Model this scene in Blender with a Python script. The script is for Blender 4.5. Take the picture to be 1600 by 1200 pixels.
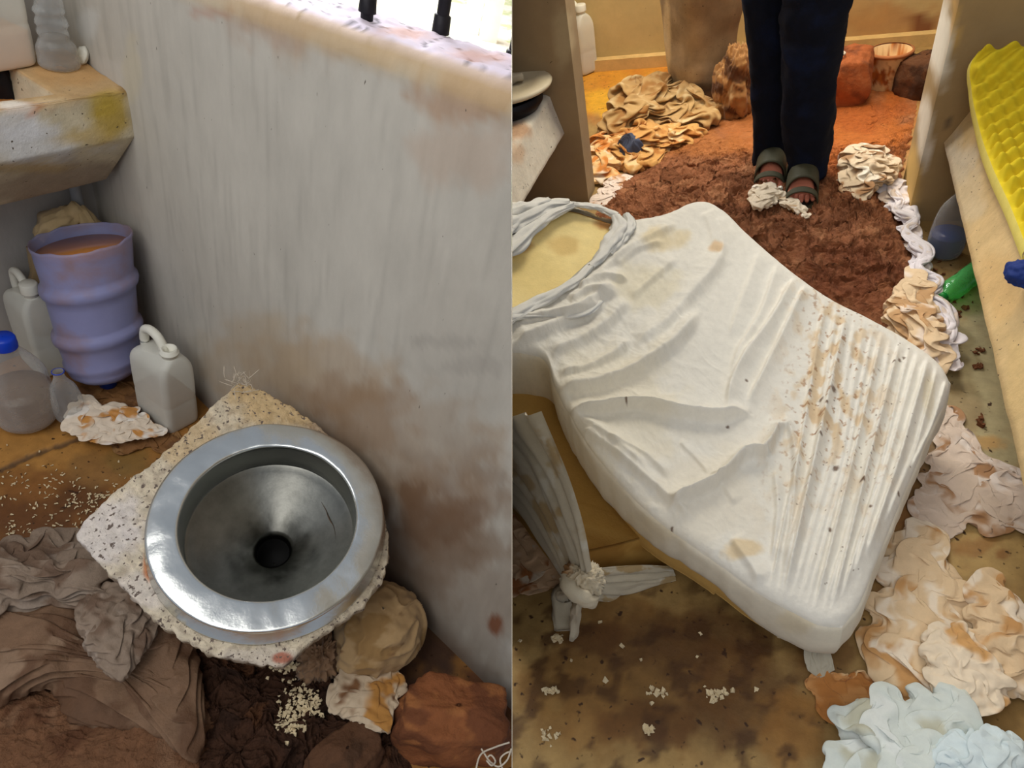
import bpy, bmesh, math, random
import numpy as np
from mathutils import Matrix, Vector
random.seed(7)
for o in list(bpy.data.objects): bpy.data.objects.remove(o)
C = bpy.context.scene.collection
# ------------------------------------------------------------------ camera
# Two cells have an added sheet between them; the camera stands at the sheet's edge.
# Rows of MA / MB: the cell's own X, Y (depth), Z (up) axes seen from the camera (right, down, forward).
F = 1050.0
MA = np.array([[0.5408394, -0.44987438, 0.71070795], [-0.81043726, -0.50486748, 0.29715364], [0.22513152, -0.73669659, -0.63764718]])
MB = np.array([[0.93144521, 0.09114727, -0.35228113], [0.31488408, -0.68709257, 0.65479143], [-0.18236729, -0.72083006, -0.66868991]])
HA, HB = 1.40, 1.25
cam_d = bpy.data.cameras.new('camera'); cam = bpy.data.objects.new('camera', cam_d); C.objects.link(cam)
cam_d.sensor_width = 36.0; cam_d.lens = F / 1600 * 36; cam_d.clip_start = 0.05; cam_d.clip_end = 200
cam.matrix_world = Matrix.Translation((0, 0, HB)) @ Matrix([[MB[i, 0], -MB[i, 1], -MB[i, 2]] for i in range(3)]).to_4x4()
bpy.context.scene.camera = cam
vs = bpy.context.scene.view_settings
vs.view_transform = 'Standard'; vs.look = 'None'; vs.exposure = 0.0; vs.gamma = 1.0; vs.use_curve_mapping = False
# ------------------------------------------------------------------ world and lights
w = bpy.data.worlds.new('sky'); bpy.context.scene.world = w; w.use_nodes = True
w.node_tree.nodes['Background'].inputs[0].default_value = (0.80, 0.88, 1.0, 1)
w.node_tree.nodes['Background'].inputs[1].default_value = 0.36
RAB = MB @ MA.T
T_A = Matrix.Translation((0, 0, HB)) @ Matrix(RAB.tolist()).to_4x4() @ Matrix.Translation((0, 0, -HA))
T_B = Matrix.Identity(4)
class Room: pass
A = Room(); A.M = MA; A.h = HA; A.T = T_A; A.side = -1; A.S = HA / 1.2
B = Room(); B.M = MB; B.h = HB; B.T = T_B; B.side = 1; B.S = 1.0
def area(name, room, loc, target, size, power, col, sy=None, spread=180):
    d = bpy.data.lights.new(name, 'AREA'); d.energy = power; d.color = col; d.size = size; d.spread = math.radians(spread)
    if sy: d.shape = 'RECTANGLE'; d.size_y = sy
    o = bpy.data.objects.new(name, d); C.objects.link(o)
    q = (Vector(target) - Vector(loc)).to_track_quat('-Z', 'Y').to_matrix().to_4x4()
    o.matrix_world = room.T @ Matrix.Translation(loc) @ q
    return o
area('left_key_light', A, (-0.5, 0.9, 2.3), (0.5, 0.8, 0.2), 1.3, 18, (1.0, 0.97, 0.92))  # soft area lamp added at upper left; the cell's window is opposite
area('front_fill_light', A, (-1.1, -0.1, 2.2), (0.4, 0.9, 0.2), 1.2, 12, (1.0, 0.96, 0.9))  # fill lamp added towards the camera side; no door built here
area('yard_light', A, (2.3, 2.6, 2.0), (1.7, 1.7, 0.1), 1.2, 60, (0.97, 0.97, 1.0), spread=110)
area('yard_sun', A, (3.3, 4.0, 2.9), (3.3, 2.4, 0.5), 1.4, 110, (1.0, 0.98, 0.93))
area('yard_window_light', B, (0.1, 4.6, 3.1), (0.0, 1.4, 0.2), 2.2, 66, (0.93, 0.97, 1.0), 1.2)
area('near_fill_light', B, (0.9, 0.1, 2.2), (0.1, 1.4, 0.2), 0.9, 2.5, (1.0, 0.93, 0.82))  # weak warm fill lamp added near the camera; no window built here
area('inner_cell_light', B, (-0.1, 2.9, 2.3), (-0.3, 3.6, 0.2), 0.9, 48, (1.0, 0.88, 0.66))
# ------------------------------------------------------------------ geometry of the view
def U(room, x, y, n=(0, 0, 1), d=0.0):
    r = room.M @ np.array([x - 800, y - 600, F]); c = np.array([0, 0, room.h]); n = np.array(n, float)
    return c + r * ((d - n @ c) / (n @ r))
def UZ(room, x, y, z=0.0): return U(room, x, y, (0, 0, 1), z)
WN = np.array([1, -0.12, 0.0]); WD = 0.585 * A.S
def UW(x, y): return U(A, x, y, WN, WD)
def proj(room, P):
    P = np.atleast_2d(P); q = (P - np.array([0, 0, room.h])) @ room.M
    return q[:, :2] / q[:, 2:3] * F + np.array([800, 600.]), q[:, 2]
class Ax:
    """upright axis over a floor point, with heights and radii read along it"""
    def __init__(s, room, px, py, z=0.0): s.room = room; s.p = UZ(room, px, py, z); s.z0 = z
    def z(s, y):
        lo, hi = -0.3, 1.2
        for _ in range(40):
            m = (lo + hi) / 2; q, _z = proj(s.room, (s.p[0], s.p[1], m))
            if q[0, 1] > y: lo = m
            else: hi = m
        return lo
    def r(s, wpx, z): return wpx * proj(s.room, (s.p[0], s.p[1], z))[1][0] / F
# ------------------------------------------------------------------ noise
_rs = np.random.RandomState(3); _perm = _rs.permutation(256); _perm = np.concatenate([_perm, _perm, _perm])
_g = _rs.normal(size=(256, 3)); _g /= np.linalg.norm(_g, axis=1)[:, None]
def pn(x, y, z=0.0):
    x, y, z = np.broadcast_arrays(np.asarray(x, float), np.asarray(y, float), np.asarray(z, float))
    xi, yi, zi = np.floor(x).astype(int), np.floor(y).astype(int), np.floor(z).astype(int)
    xf, yf, zf = x - xi, y - yi, z - zi
    u, v, w_ = [t * t * t * (t * (t * 6 - 15) + 10) for t in (xf, yf, zf)]
    def gr(i, j, k):
        h = _perm[_perm[_perm[(xi + i) & 255] + ((yi + j) & 255)] + ((zi + k) & 255)]
        g = _g[h]; return g[..., 0] * (xf - i) + g[..., 1] * (yf - j) + g[..., 2] * (zf - k)
    def L(a, b, t): return a + (b - a) * t
    return L(L(L(gr(0, 0, 0), gr(1, 0, 0), u), L(gr(0, 1, 0), gr(1, 1, 0), u), v),
             L(L(gr(0, 0, 1), gr(1, 0, 1), u), L(gr(0, 1, 1), gr(1, 1, 1), u), v), w_) * 1.5
def fbm(x, y, z=0.0, o=4):
    s = 0; a = 1.0; k = 1.0
    for i in range(o): s = s + a * pn(x * k, y * k, z + i * 7.3); a *= 0.5; k *= 2.03
    return s
def sm(a, b, x): t = np.clip((x - a) / (b - a), 0, 1); return t * t * (3 - 2 * t)
def lin(c):
    c = np.asarray(c, float) / 255.0
    return np.where(c <= 0.04045, c / 12.92, ((c + 0.055) / 1.055) ** 2.4)
# ------------------------------------------------------------------ materials
def mat(name, col, rough=0.8, metal=0.0, spec=0.3, vary=0.18, scale=14, col2=None, c2=(0.52, 0.62), s2=5, bump=0.2, bs=60, bd=0.004,
        attr=False, alpha=1.0, sheen=0.0, speck=None, sp=(0.66, 0.7), ss=90, stretch=(1, 1, 1), clear=0.0):
    m = bpy.data.materials.new(name); m.use_nodes = True; nt = m.node_tree; N = nt.nodes; Lk = nt.links.new; b = N['Principled BSDF']
    tc = N.new('ShaderNodeTexCoord'); mp = N.new('ShaderNodeMapping'); mp.inputs[3].default_value = stretch; Lk(tc.outputs['Object'], mp.inputs[0]); co = mp.outputs[0]
    def noise(s, det=5, r=0.6):
        n = N.new('ShaderNodeTexNoise'); n.inputs['Scale'].default_value = s; n.inputs['Detail'].default_value = det; n.inputs['Roughness'].default_value = r; Lk(co, n.inputs['Vector']); return n.outputs[0]
    def ramp(src, a, c):
        r = N.new('ShaderNodeMapRange'); r.inputs[1].default_value = a; r.inputs[2].default_value = c; Lk(src, r.inputs[0]); return r.outputs[0]
    def mix(fac, a, c, mode='MIX'):
        x = N.new('ShaderNodeMix'); x.data_type = 'RGBA'; x.blend_type = mode; x.clamp_factor = True
        if isinstance(fac, float): x.inputs[0].default_value = fac
        else: Lk(fac, x.inputs[0])
        for i, v in ((6, a), (7, c)):
            if isinstance(v, tuple): x.inputs[i].default_value = v
            else: Lk(v, x.inputs[i])
        return x.outputs[2]
    def rgb(c): return (*lin(c), 1.0)
    if attr:
        at = N.new('ShaderNodeAttribute'); at.attribute_name = 'Col'; base = at.outputs[0]
    else: base = rgb(col)
    if col2 is not None: base = mix(ramp(noise(s2), *c2), base, rgb(col2))
    if vary:
        v = N.new('ShaderNodeMapRange'); v.inputs[1].default_value = 0.25; v.inputs[2].default_value = 0.75; v.inputs[3].default_value = 1 - vary; v.inputs[4].default_value = 1 + vary
        Lk(noise(scale, 8, 0.7), v.inputs[0]); cb = N.new('ShaderNodeCombineXYZ')
        for i in range(3): Lk(v.outputs[0], cb.inputs[i])
        base = mix(1.0, base, cb.outputs[0], 'MULTIPLY')
    if speck is not None: base = mix(ramp(noise(ss, 2, 0.5), *sp), base, rgb(speck))
    if isinstance(base, tuple): b.inputs['Base Color'].default_value = base
    else: Lk(base, b.inputs['Base Color'])
    b.inputs['Roughness'].default_value = rough; b.inputs['Metallic'].default_value = metal; b.inputs['Specular IOR Level'].default_value = spec
    if sheen: b.inputs['Sheen Weight'].default_value = sheen
    if clear: b.inputs['Coat Weight'].default_value = clear; b.inputs['Coat Roughness'].default_value = 0.15
    if alpha < 1: b.inputs['Alpha'].default_value = alpha
    if bump:
        bp = N.new('ShaderNodeBump'); bp.inputs['Strength'].default_value = bump; bp.inputs['Distance'].default_value = bd
        Lk(noise(bs, 6, 0.65), bp.inputs['Height']); Lk(bp.outputs[0], b.inputs['Normal'])
    return m
def glassy(name, tint, thick=0.12, edge=0.55, col=(235, 238, 240)):
    """thin clear plastic: see-through, whitish towards grazing angles, glossy"""
    m = bpy.data.materials.new(name); m.use_nodes = True; nt = m.node_tree; N = nt.nodes; Lk = nt.links.new; N.clear()
    o = N.new('ShaderNodeOutputMaterial'); tr = N.new('ShaderNodeBsdfTransparent'); tr.inputs[0].default_value = (*lin(tint), 1)
    p = N.new('ShaderNodeBsdfPrincipled'); p.inputs['Base Color'].default_value = (*lin(col), 1); p.inputs['Roughness'].default_value = 0.12; p.inputs['Specular IOR Level'].default_value = 0.8
    lw = N.new('ShaderNodeLayerWeight'); lw.inputs[0].default_value = 0.35
    tc = N.new('ShaderNodeTexCoord'); n = N.new('ShaderNodeTexNoise'); n.inputs['Scale'].default_value = 28; n.inputs['Detail'].default_value = 3; Lk(tc.outputs['Object'], n.inputs['Vector'])
    bp = N.new('ShaderNodeBump'); bp.inputs['Strength'].default_value = 0.5; bp.inputs['Distance'].default_value = 0.01; Lk(n.outputs[0], bp.inputs['Height']); Lk(bp.outputs[0], p.inputs['Normal']); Lk(bp.outputs[0], lw.inputs[1])
    r = N.new('ShaderNodeMapRange'); r.inputs[3].default_value = thick; r.inputs[4].default_value = edge; Lk(lw.outputs['Facing'], r.inputs[0])
    mx = N.new('ShaderNodeMixShader'); Lk(r.outputs[0], mx.inputs[0]); Lk(tr.outputs[0], mx.inputs[1]); Lk(p.outputs[0], mx.inputs[2]); Lk(mx.outputs[0], o.inputs[0])
    return m
# ------------------------------------------------------------------ mesh building
class G:
    """verts / faces / vertex colours in the cell's own coordinates"""
    def __init__(s): s.v = []; s.f = []; s.c = []; s.n = 0
    def add(s, v, f, c=None):
        v = np.asarray(v, float); s.v.append(v); s.f += [tuple(int(i) + s.n for i in q) for q in f]
        s.c.append(np.ones((len(v), 3)) if c is None else np.broadcast_to(c, (len(v), 3))); s.n += len(v); return s
def root(name, room, base, label, cat, group=None):
    o = bpy.data.objects.new(name, None); C.objects.link(o); o.empty_display_size = 0.05
    o.matrix_world = room.T @ Matrix.Translation(tuple(base)); o['label'] = label; o['category'] = cat
    if group: o['group'] = group
    BASE[o.name] = np.array(base, float); return o
BASE = {}
def obj(name, g, m, room, parent=None, label=None, cat=None, group=None, kind=None, cut=False, smooth=True, sharp=0, base=None, solid=0.0, sub=0, attr=False):
    V = np.concatenate(g.v); Cc = np.concatenate(g.c)
    if parent is not None: base = BASE[parent.name]
    elif base is None:
        mn, mx = V.min(0), V.max(0); base = np.array([(mn[0] + mx[0]) / 2, (mn[1] + mx[1]) / 2, mn[2]])
    me = bpy.data.meshes.new(name); me.from_pydata((V - base).tolist(), [], g.f); me.update()
    if attr:
        a = me.color_attributes.new('Col', 'FLOAT_COLOR', 'POINT'); a.data.foreach_set('color', np.concatenate([Cc, np.ones((len(Cc), 1))], 1).astype(np.float32).ravel())
    if cut:
        bm = bmesh.new(); bm.from_mesh(me); n = room.M[:, 0] * room.side; p = np.array([0, 0, room.h]) - base + n * 0.0006
        bmesh.ops.bisect_plane(bm, geom=bm.verts[:] + bm.edges[:] + bm.faces[:], plane_co=Vector(p), plane_no=Vector(n), clear_inner=True, dist=1e-6)
        bm.to_mesh(me); bm.free()
    me.materials.append(m)
    if smooth: me.polygons.foreach_set('use_smooth', [True] * len(me.polygons))
    if sharp: me.set_sharp_from_angle(angle=math.radians(sharp))
    o = bpy.data.objects.new(name, me); C.objects.link(o); BASE[o.name] = base
    if parent is not None: o.parent = parent
    else: o.matrix_world = room.T @ Matrix.Translation(tuple(base))
    for k, v in (('label', label), ('category', cat), ('group', group), ('kind', kind)):
        if v: o[k] = v
    if solid:
        s = o.modifiers.new('thickness', 'SOLIDIFY'); s.thickness = solid; s.offset = -1
    if sub:
        s = o.modifiers.new('smooth', 'SUBSURF'); s.levels = sub; s.render_levels = sub
    return o
def gridf(nu, nv, closeu=False, closev=False):
    f = []
    for i in range(nu if closeu else nu - 1):
        for j in range(nv if closev else nv - 1):
            f.append((i * nv + j, ((i + 1) % nu) * nv + j, ((i + 1) % nu) * nv + (j + 1) % nv, i * nv + (j + 1) % nv))
    return f
def prism(pts_bottom, pts_top):
    n = len(pts_bottom); v = np.concatenate([pts_bottom, pts_top])
    return v, [tuple(range(n))[::-1], tuple(range(n, 2 * n))] + [(i, (i + 1) % n, n + (i + 1) % n, n + i) for i in range(n)]
def box(g, lo, hi, c=None):
    x0, y0, z0 = lo; x1, y1, z1 = hi
    b = [(x0, y0, z0), (x1, y0, z0), (x1, y1, z0), (x0, y1, z0)]; t = [(x, y, z1) for x, y, _ in b]
    v, f = prism(np.array(b), np.array(t)); return g.add(v, f, c)
def lathe(g, prof, c, n=48, tilt=None, wob=None, cap=(False, False), col=None):
    """prof: (radius, z) rows; c: base point; tilt: 3x3"""
    prof = np.array(prof, float); th = np.linspace(0, 2 * math.pi, n, endpoint=False); v = []
    for r, z in prof:
        v.append(np.stack([r * np.cos(th), r * np.sin(th), np.full(n, z)], 1))
    v = np.array(v)
    if wob is not None: v = wob(v)
    v = v.reshape(-1, 3)
    if tilt is not None: v = v @ np.asarray(tilt).T
    f = gridf(len(prof), n, False, True)
    f = [q[::-1] for q in f]
    if cap[0]: f.append(tuple(range(n))[::-1])
    if cap[1]: f.append(tuple((len(prof) - 1) * n + k for k in range(n)))
    return g.add(v + np.array(c), f, col)
def rot(ax, deg):
    return np.array(Matrix.Rotation(math.radians(deg), 3, ax))
def spline(P, n):
    P = np.array(P, float); d = np.concatenate([[0], np.cumsum(np.linalg.norm(np.diff(P, axis=0), axis=1))]); t = np.linspace(0, d[-1], n); out = []
    m = len(P); T = np.gradient(P, d, axis=0)
    i = np.clip(np.searchsorted(d, t, side='right') - 1, 0, m - 2); h = (d[i + 1] - d[i])[:, None]; s = ((t - d[i])[:, None]) / h
    return (2 * s**3 - 3 * s**2 + 1) * P[i] + (s**3 - 2 * s**2 + s) * h * T[i] + (-2 * s**3 + 3 * s**2) * P[i + 1] + (s**3 - s**2) * h * T[i + 1]
def tube(g, P, r, n=10, m=None, cap=True, flat=1.0, rag=0.0, seed=0, col=None):
    P = np.array(P, float)
    if m: 
        rr = np.interp(np.linspace(0, 1, m), np.linspace(0, 1, len(np.atleast_1d(r))), np.atleast_1d(r)); P = spline(P, m)
    else: rr = np.broadcast_to(r, (len(P),))
    T = np.gradient(P, axis=0); T /= np.linalg.norm(T, axis=1)[:, None] + 1e-12
    up = np.array([0, 0, 1.0]) if abs(T[:, 2]).mean() < 0.8 else np.array([1.0, 0, 0]); v = []
    for k in range(len(P)):
        a = np.cross(T[k], up); a /= np.linalg.norm(a); b = np.cross(a, T[k]); th = np.arange(n) / n * 2 * math.pi
        q = rr[k] * (1 + rag * pn(np.cos(th) * 2.2, np.sin(th) * 2.2, k / len(P) * 5 + seed) + .5 * rag * pn(np.cos(th) * 5, np.sin(th) * 5, k / len(P) * 4 + seed + 3))
        v.append(P[k] + np.outer(q * np.cos(th), a) + np.outer(q * flat * np.sin(th), b))
    f = gridf(len(P), n, False, True)
    if cap: f += [tuple(range(n))[::-1], tuple((len(P) - 1) * n + k for k in range(n))]
    return g.add(np.concatenate(v), f, col)
def closed(P, n):
    """closed smooth outline through the points"""
    P = np.array(P, float); Q = np.concatenate([P[-2:], P, P[:3]]); k = 40; o = []
    for i in range(1, len(P) + 1):
        p0, p1, p2, p3 = Q[i], Q[i + 1], Q[i + 2], Q[i + 3] if i + 3 < len(Q) else Q[3]
        for t in np.arange(k) / k:
            o.append(0.5 * ((2 * p1) + (-p0 + p2) * t + (2 * p0 - 5 * p1 + 4 * p2 - p3) * t * t + (-p0 + 3 * p1 - 3 * p2 + p3) * t**3) * 0.6 + 0.4 * (p1 * (1 - t) + p2 * t))
    o = np.array(o); L = np.concatenate([o, o[:1]]); d = np.concatenate([[0], np.cumsum(np.linalg.norm(np.diff(L, axis=0), axis=1))])
    t = np.linspace(0, d[-1], n, endpoint=False)
    return np.stack([np.interp(t, d, L[:, k]) for k in range(P.shape[1])], 1)
def folds(x, y, fs, ang, seed, an=0.35, k=2.0, warp=0.5):
    ca, sa = math.cos(ang), math.sin(ang); X = x * ca + y * sa; Y = -x * sa + y * ca
    wx = warp / fs * fbm(X * fs * 0.5, Y * fs * 0.5, seed + 11.7, 2) ; wy = warp / fs * fbm(X * fs * 0.5, Y * fs * 0.5, seed + 31.1, 2)
    X = X + wx * 1.5; Y = Y + wy * 1.5
    r1 = np.clip(1 - np.abs(pn(X * fs, Y * fs * an, seed)) * 2.1, 0, 1) ** k
    r2 = np.clip(1 - np.abs(pn(X * fs * 2.1 + Y * fs * 0.7, Y * fs * 0.8 - X * fs * 0.3, seed + 5)) * 2.2, 0, 1) ** k
    return 0.68 * r1 + 0.32 * r2
def patch_cols(x, y, cols, seed, s=9):
    """cloth or mud colours blended in irregular patches"""
    c = np.broadcast_to(lin(cols[0]), (len(x), 3)).copy()
    for i, (cc, th) in enumerate(cols[1:]):
        k = sm(th, th + 0.28, fbm(x * s * (1 + 0.4 * i), y * s * (1 + 0.4 * i), seed + 3.7 * i, 4))[:, None]; c = c * (1 - k) + lin(cc) * k
    return c
def cloth(g, room, out, cols, h=0.02, amp=0.012, fs=9, ang=0.0, seed=0, z0=0.0, nr=64, nt=260, hor=0.5, rag=0.012, an=0.35, k=1.6, cs=9, cen=None, prof=None, warp=0.5, dirt=None, plane=None, fine=0.15):
    P = np.array([(U(room, x, y, plane[0], plane[1]) if plane else UZ(room, x, y, z0)) for x, y in out]); b = closed(P, nt)
    c = b.mean(0) if cen is None else UZ(room, *cen, z0)
    th = np.arange(nt); bn = fbm(b[:, 0] * 25, b[:, 1] * 25, seed, 3)
    dirv = b - c; dl = np.linalg.norm(dirv, axis=1)[:, None]; b = b + dirv / dl * (rag * bn)[:, None]
    r = (np.linspace(0.02, 1, nr) ** 0.85)[:, None, None]; p = c + (b - c)[None] * r; p = p.reshape(-1, 3); rr = np.repeat(r.ravel(), nt)
    x, y = p[:, 0], p[:, 1]
    e = 1 - rr ** 7
    H = folds(x, y, fs, ang, seed, an, k, warp)
    hb = (prof(rr) if prof else 1 - rr ** 3)
    q = p.copy()
    q[:, 0] += hor * amp * e * pn(x * fs, y * fs, seed + 21) * 2; q[:, 1] += hor * amp * e * pn(x * fs, y * fs, seed + 27) * 2
    q[:, 2] += 0.0015 + h * hb * (0.75 + 0.5 * pn(x * 5, y * 5, seed + 2)) + amp * (0.15 + 0.85 * e) * H * (0.6 + 0.8 * np.abs(pn(x * 4, y * 4, seed + 8))) + fine * amp * e * folds(x, y, fs * 3.3, ang + 0.8, seed + 3)
    cc = patch_cols(x, y, cols, seed, cs)
    g.add(q, gridf(nr, nt, False, True), cc); g.f = g.f[:]; 
    i0 = g.n - nr * nt; g.f.append(tuple(i0 + k_ for k_ in range(nt)))
    return g
def blob(g, c, rad, seed=0, amp=0.15, fr=1.6, n=48, R=None, cols=None, cs=9, zmin=None, ridge=0.0, flat=None, box_=0.0):
    nu = n; nv = n * 2; ph = np.linspace(0.02, math.pi - 0.02, nu); th = np.linspace(0, 2 * math.pi, nv, endpoint=False)
    d = np.stack([np.outer(np.sin(ph), np.cos(th)), np.outer(np.sin(ph), np.sin(th)), np.outer(np.cos(ph), np.ones(nv))], -1).reshape(-1, 3)
    dd = d / (np.abs(d).max(1)[:, None] ** box_)
    s = 1 + amp * fbm(d[:, 0] * fr + seed, d[:, 1] * fr, d[:, 2] * fr, 4)
    if ridge:
        a = fbm(d[:, 0] * fr + 9, d[:, 1] * fr, d[:, 2] * fr + seed, 2); s = s + ridge * np.clip(1 - np.abs(pn(d[:, 0] * fr * 2 + a, d[:, 1] * fr * 2 + a, d[:, 2] * fr * 2 + seed)) * 2.3, 0, 1) ** 1.8
    p = dd * s[:, None] * np.array(rad)
    if R is not None: p = p @ np.asarray(R).T
    p = p + np.array(c)
    if zmin is not None: p[:, 2] = np.maximum(p[:, 2], zmin + 0.0005 * d[:, 2])
    cc = patch_cols(p[:, 0] + p[:, 2], p[:, 1] + p[:, 2], cols, seed, cs) if cols else None
    f = [q[::-1] for q in gridf(nu, nv, False, True)] + [tuple(range(nv)), tuple((nu - 1) * nv + k for k in range(nv))[::-1]]
    return g.add(p, f, cc)
def coons(L, R_, Bt, Tp, nu, nv):
    """L,R_ run bottom->top; Bt,Tp run left->right (2D or 3D points)"""
    L, R_, Bt, Tp = spline(L, nv), spline(R_, nv), spline(Bt, nu), spline(Tp, nu)
    u = np.linspace(0, 1, nu)[:, None, None]; v = np.linspace(0, 1, nv)[None, :, None]
    return ((1 - v) * Bt[:, None] + v * Tp[:, None] + (1 - u) * L[None] + u * R_[None]
            - ((1 - u) * (1 - v) * Bt[0] + u * (1 - v) * Bt[-1] + (1 - u) * v * Tp[0] + u * v * Tp[-1]))
def inpoly(q, poly):
    x, y = q[:, 0], q[:, 1]; poly = np.array(poly, float); r = np.zeros(len(q), bool); j = len(poly) - 1
    for i in range(len(poly)):
        xi, yi = poly[i]; xj, yj = poly[j]
        c = ((yi > y) != (yj > y)) & (x < (xj - xi) * (y - yi) / (yj - yi + 1e-12) + xi); r ^= c; j = i
    return r
def segdist(q, P):
    """distance of points to a polyline, and the position 0..1 along it"""
    P = np.array(P, float); L = np.linalg.norm(np.diff(P, axis=0), axis=1); cum = np.concatenate([[0], np.cumsum(L)]); best = np.full(len(q), 1e9); tt = np.zeros(len(q))
    for i in range(len(P) - 1):
        d = P[i + 1] - P[i]; t = np.clip(((q - P[i]) @ d) / (L[i] ** 2), 0, 1); e = np.linalg.norm(q - P[i] - t[:, None] * d, axis=1)
        k = e < best; best[k] = e[k]; tt[k] = (cum[i] + t[k] * L[i]) / cum[-1]
    return best, tt
def paint(q, col, spots, seed=0):
    """soft spots of stain: (x, y, rx, ry, colour, strength[, raggedness])"""
    for s in spots:
        x, y, rx, ry, cc, st = s[:6]; rg = s[6] if len(s) > 6 else 0.8
        d = np.sqrt(((q[:, 0] - x) / rx) ** 2 + ((q[:, 1] - y) / ry) ** 2) + rg * fbm(q[:, 0] / 40.0 + seed, q[:, 1] / 40.0, x * 0.01, 4) * 0.5
        k = (st * (1 - sm(0.55, 1.15, d)))[:, None]; col = col * (1 - k) + lin(cc) * k
    return col
def simcloth(g, room, out, cols, ex=1.35, n=72, it=300, seed=0, z0=0.0, dome=0.0, cs=9, kick=0.03, cell=None, aniso=1.0, plane_dir=0.0, pin=0.25, cut_h=None, bend=1.65, fl=14, sk=4, stiff=.35):
    """a sheet with more cloth than floor under it: laid out, buckled and settled by relaxing its threads"""
    P = np.array([UZ(room, x, y, z0) for x, y in out]); m = 4 * (n - 1); b = closed(P, m); rs = np.random.RandomState(seed)
    c0 = b.mean(0); ang = np.arctan2(b[:, 1] - c0[1], b[:, 0] - c0[0]); b = np.roll(b, -int(np.argmin(np.abs(ang + 3 * math.pi / 4))), axis=0)
    k = n - 1; s0, s1, s2, s3 = b[0:k + 1], b[k:2 * k + 1], b[2 * k:3 * k + 1], np.concatenate([b[3 * k:], b[:1]])
    u = np.linspace(0, 1, n)[:, None, None]; v = np.linspace(0, 1, n)[None, :, None]; Bt, Rr, Tp, Ll = s0, s1, s2[::-1], s3[::-1]
    X = ((1 - v) * Bt[:, None] + v * Tp[:, None] + (1 - u) * Ll[None] + u * Rr[None] - ((1 - u) * (1 - v) * Bt[0] + u * (1 - v) * Bt[-1] + (1 - u) * v * Tp[0] + u * v * Tp[-1]))
    tgt = X.copy(); ctr = X.reshape(-1, 3).mean(0); ext = np.ptp(X.reshape(-1, 3), axis=0)[:2].max() / 2
    uv_ = np.linspace(0, 1, n); dm = np.sqrt(np.clip(np.outer(4 * uv_ * (1 - uv_), 4 * uv_ * (1 - uv_)), 0, 1)); dm = dm * (.75 + .5 * pn(X[..., 0] * 9, X[..., 1] * 9, seed + 3.3)); fixed = z0 + .004 + .005 * (.5 + pn(np.outer(uv_, np.ones(n)) * 13, np.outer(np.ones(n), uv_) * 13, seed + .7)) + dome * dm
    def base(Q): return fixed
    L = np.linalg.norm(X[1:] - X[:-1], axis=2).mean() * .5 + np.linalg.norm(X[:, 1:] - X[:, :-1], axis=2).mean() * .5
    ru = np.linalg.norm(X[1:] - X[:-1], axis=2) * ex * aniso; rv = np.linalg.norm(X[:, 1:] - X[:, :-1], axis=2) * ex / (aniso if aniso != 1 else 1)
    rd = np.sqrt(ru[:, 1:] ** 2 + rv[1:] ** 2); fs = fl / (L * n)
    X[..., 2] = base(X) + kick * (0.6 + np.abs(fbm(X[..., 0] * fs, X[..., 1] * fs, seed + .3, 3)) * 1.8 + .2 * rs.rand(n, n))
    X[..., :2] += kick * .5 * np.stack([pn(X[..., 0] * fs * 1.3, X[..., 1] * fs * 1.3, seed + 5.1), pn(X[..., 0] * fs * 1.3, X[..., 1] * fs * 1.3, seed + 9.1)], -1)
    V_ = np.zeros_like(X); edge = np.zeros((n, n, 1)); edge[0] = edge[-1] = 1; edge[:, 0] = edge[:, -1] = 1
    def con(a, b_, r, st, mn=False):
        d = X[b_] - X[a]; l = np.linalg.norm(d, axis=-1) + 1e-9; e = (l - r) / l
        if mn: e = np.minimum(e, 0)
        cc = (.5 * st * e)[..., None] * d; X[a] += cc; X[b_] -= cc
    sl = slice; RU = sum(ru[i:n - sk + i] for i in range(sk)) * .80; RV = sum(rv[:, i:n - sk + i] for i in range(sk)) * .80
    for t in range(it):
        old = X.copy(); X = X + V_; X[..., 2] -= .0011
        for _ in range(3):
            for o_ in (0, 1):
                con((sl(o_, n - 1, 2), sl(None)), (sl(o_ + 1, n, 2), sl(None)), ru[o_::2], 1.0)
                con((sl(None), sl(o_, n - 1, 2)), (sl(None), sl(o_ + 1, n, 2)), rv[:, o_::2], 1.0)
                con((sl(o_, n - 1, 2), sl(0, n - 1)), (sl(o_ + 1, n, 2), sl(1, n)), rd[o_::2], .35)
                con((sl(o_, n - 1, 2), sl(1, n)), (sl(o_ + 1, n, 2), sl(0, n - 1)), rd[o_::2], .35)
            for o_ in (0, 1, 2, 3):
                a, b_ = (sl(o_, n - 2, 4), sl(None)), (sl(o_ + 2, n, 4), sl(None)); con(a, b_, (ru[:-1] + ru[1:])[o_::4] * bend / 2, .5, True)
                a, b_ = (sl(None), sl(o_, n - 2, 4)), (sl(None), sl(o_ + 2, n, 4)); con(a, b_, (rv[:, :-1] + rv[:, 1:])[:, o_::4] * bend / 2, .5, True)
            for o_ in range(2 * sk):
                a, b_ = (sl(o_, n - sk, 2 * sk), sl(None)), (sl(o_ + sk, n, 2 * sk), sl(None)); con(a, b_, RU[o_::2 * sk], stiff, True)
                a, b_ = (sl(None), sl(o_, n - sk, 2 * sk)), (sl(None), sl(o_ + sk, n, 2 * sk)); con(a, b_, RV[:, o_::2 * sk], stiff, True)
        fl = base(X); hit = X[..., 2] < fl; X[..., 2] = np.where(hit, fl, X[..., 2]); X[..., :2] = np.where(hit[..., None], old[..., :2] * .6 + X[..., :2] * .4, X[..., :2])
        X[..., :2] += (tgt[..., :2] - X[..., :2]) * (edge * pin + .004)
        V_ = (X - old) * .88; sp_ = np.linalg.norm(V_, axis=-1, keepdims=True); V_ *= np.minimum(1, .004 / (sp_ + 1e-9))
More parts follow.
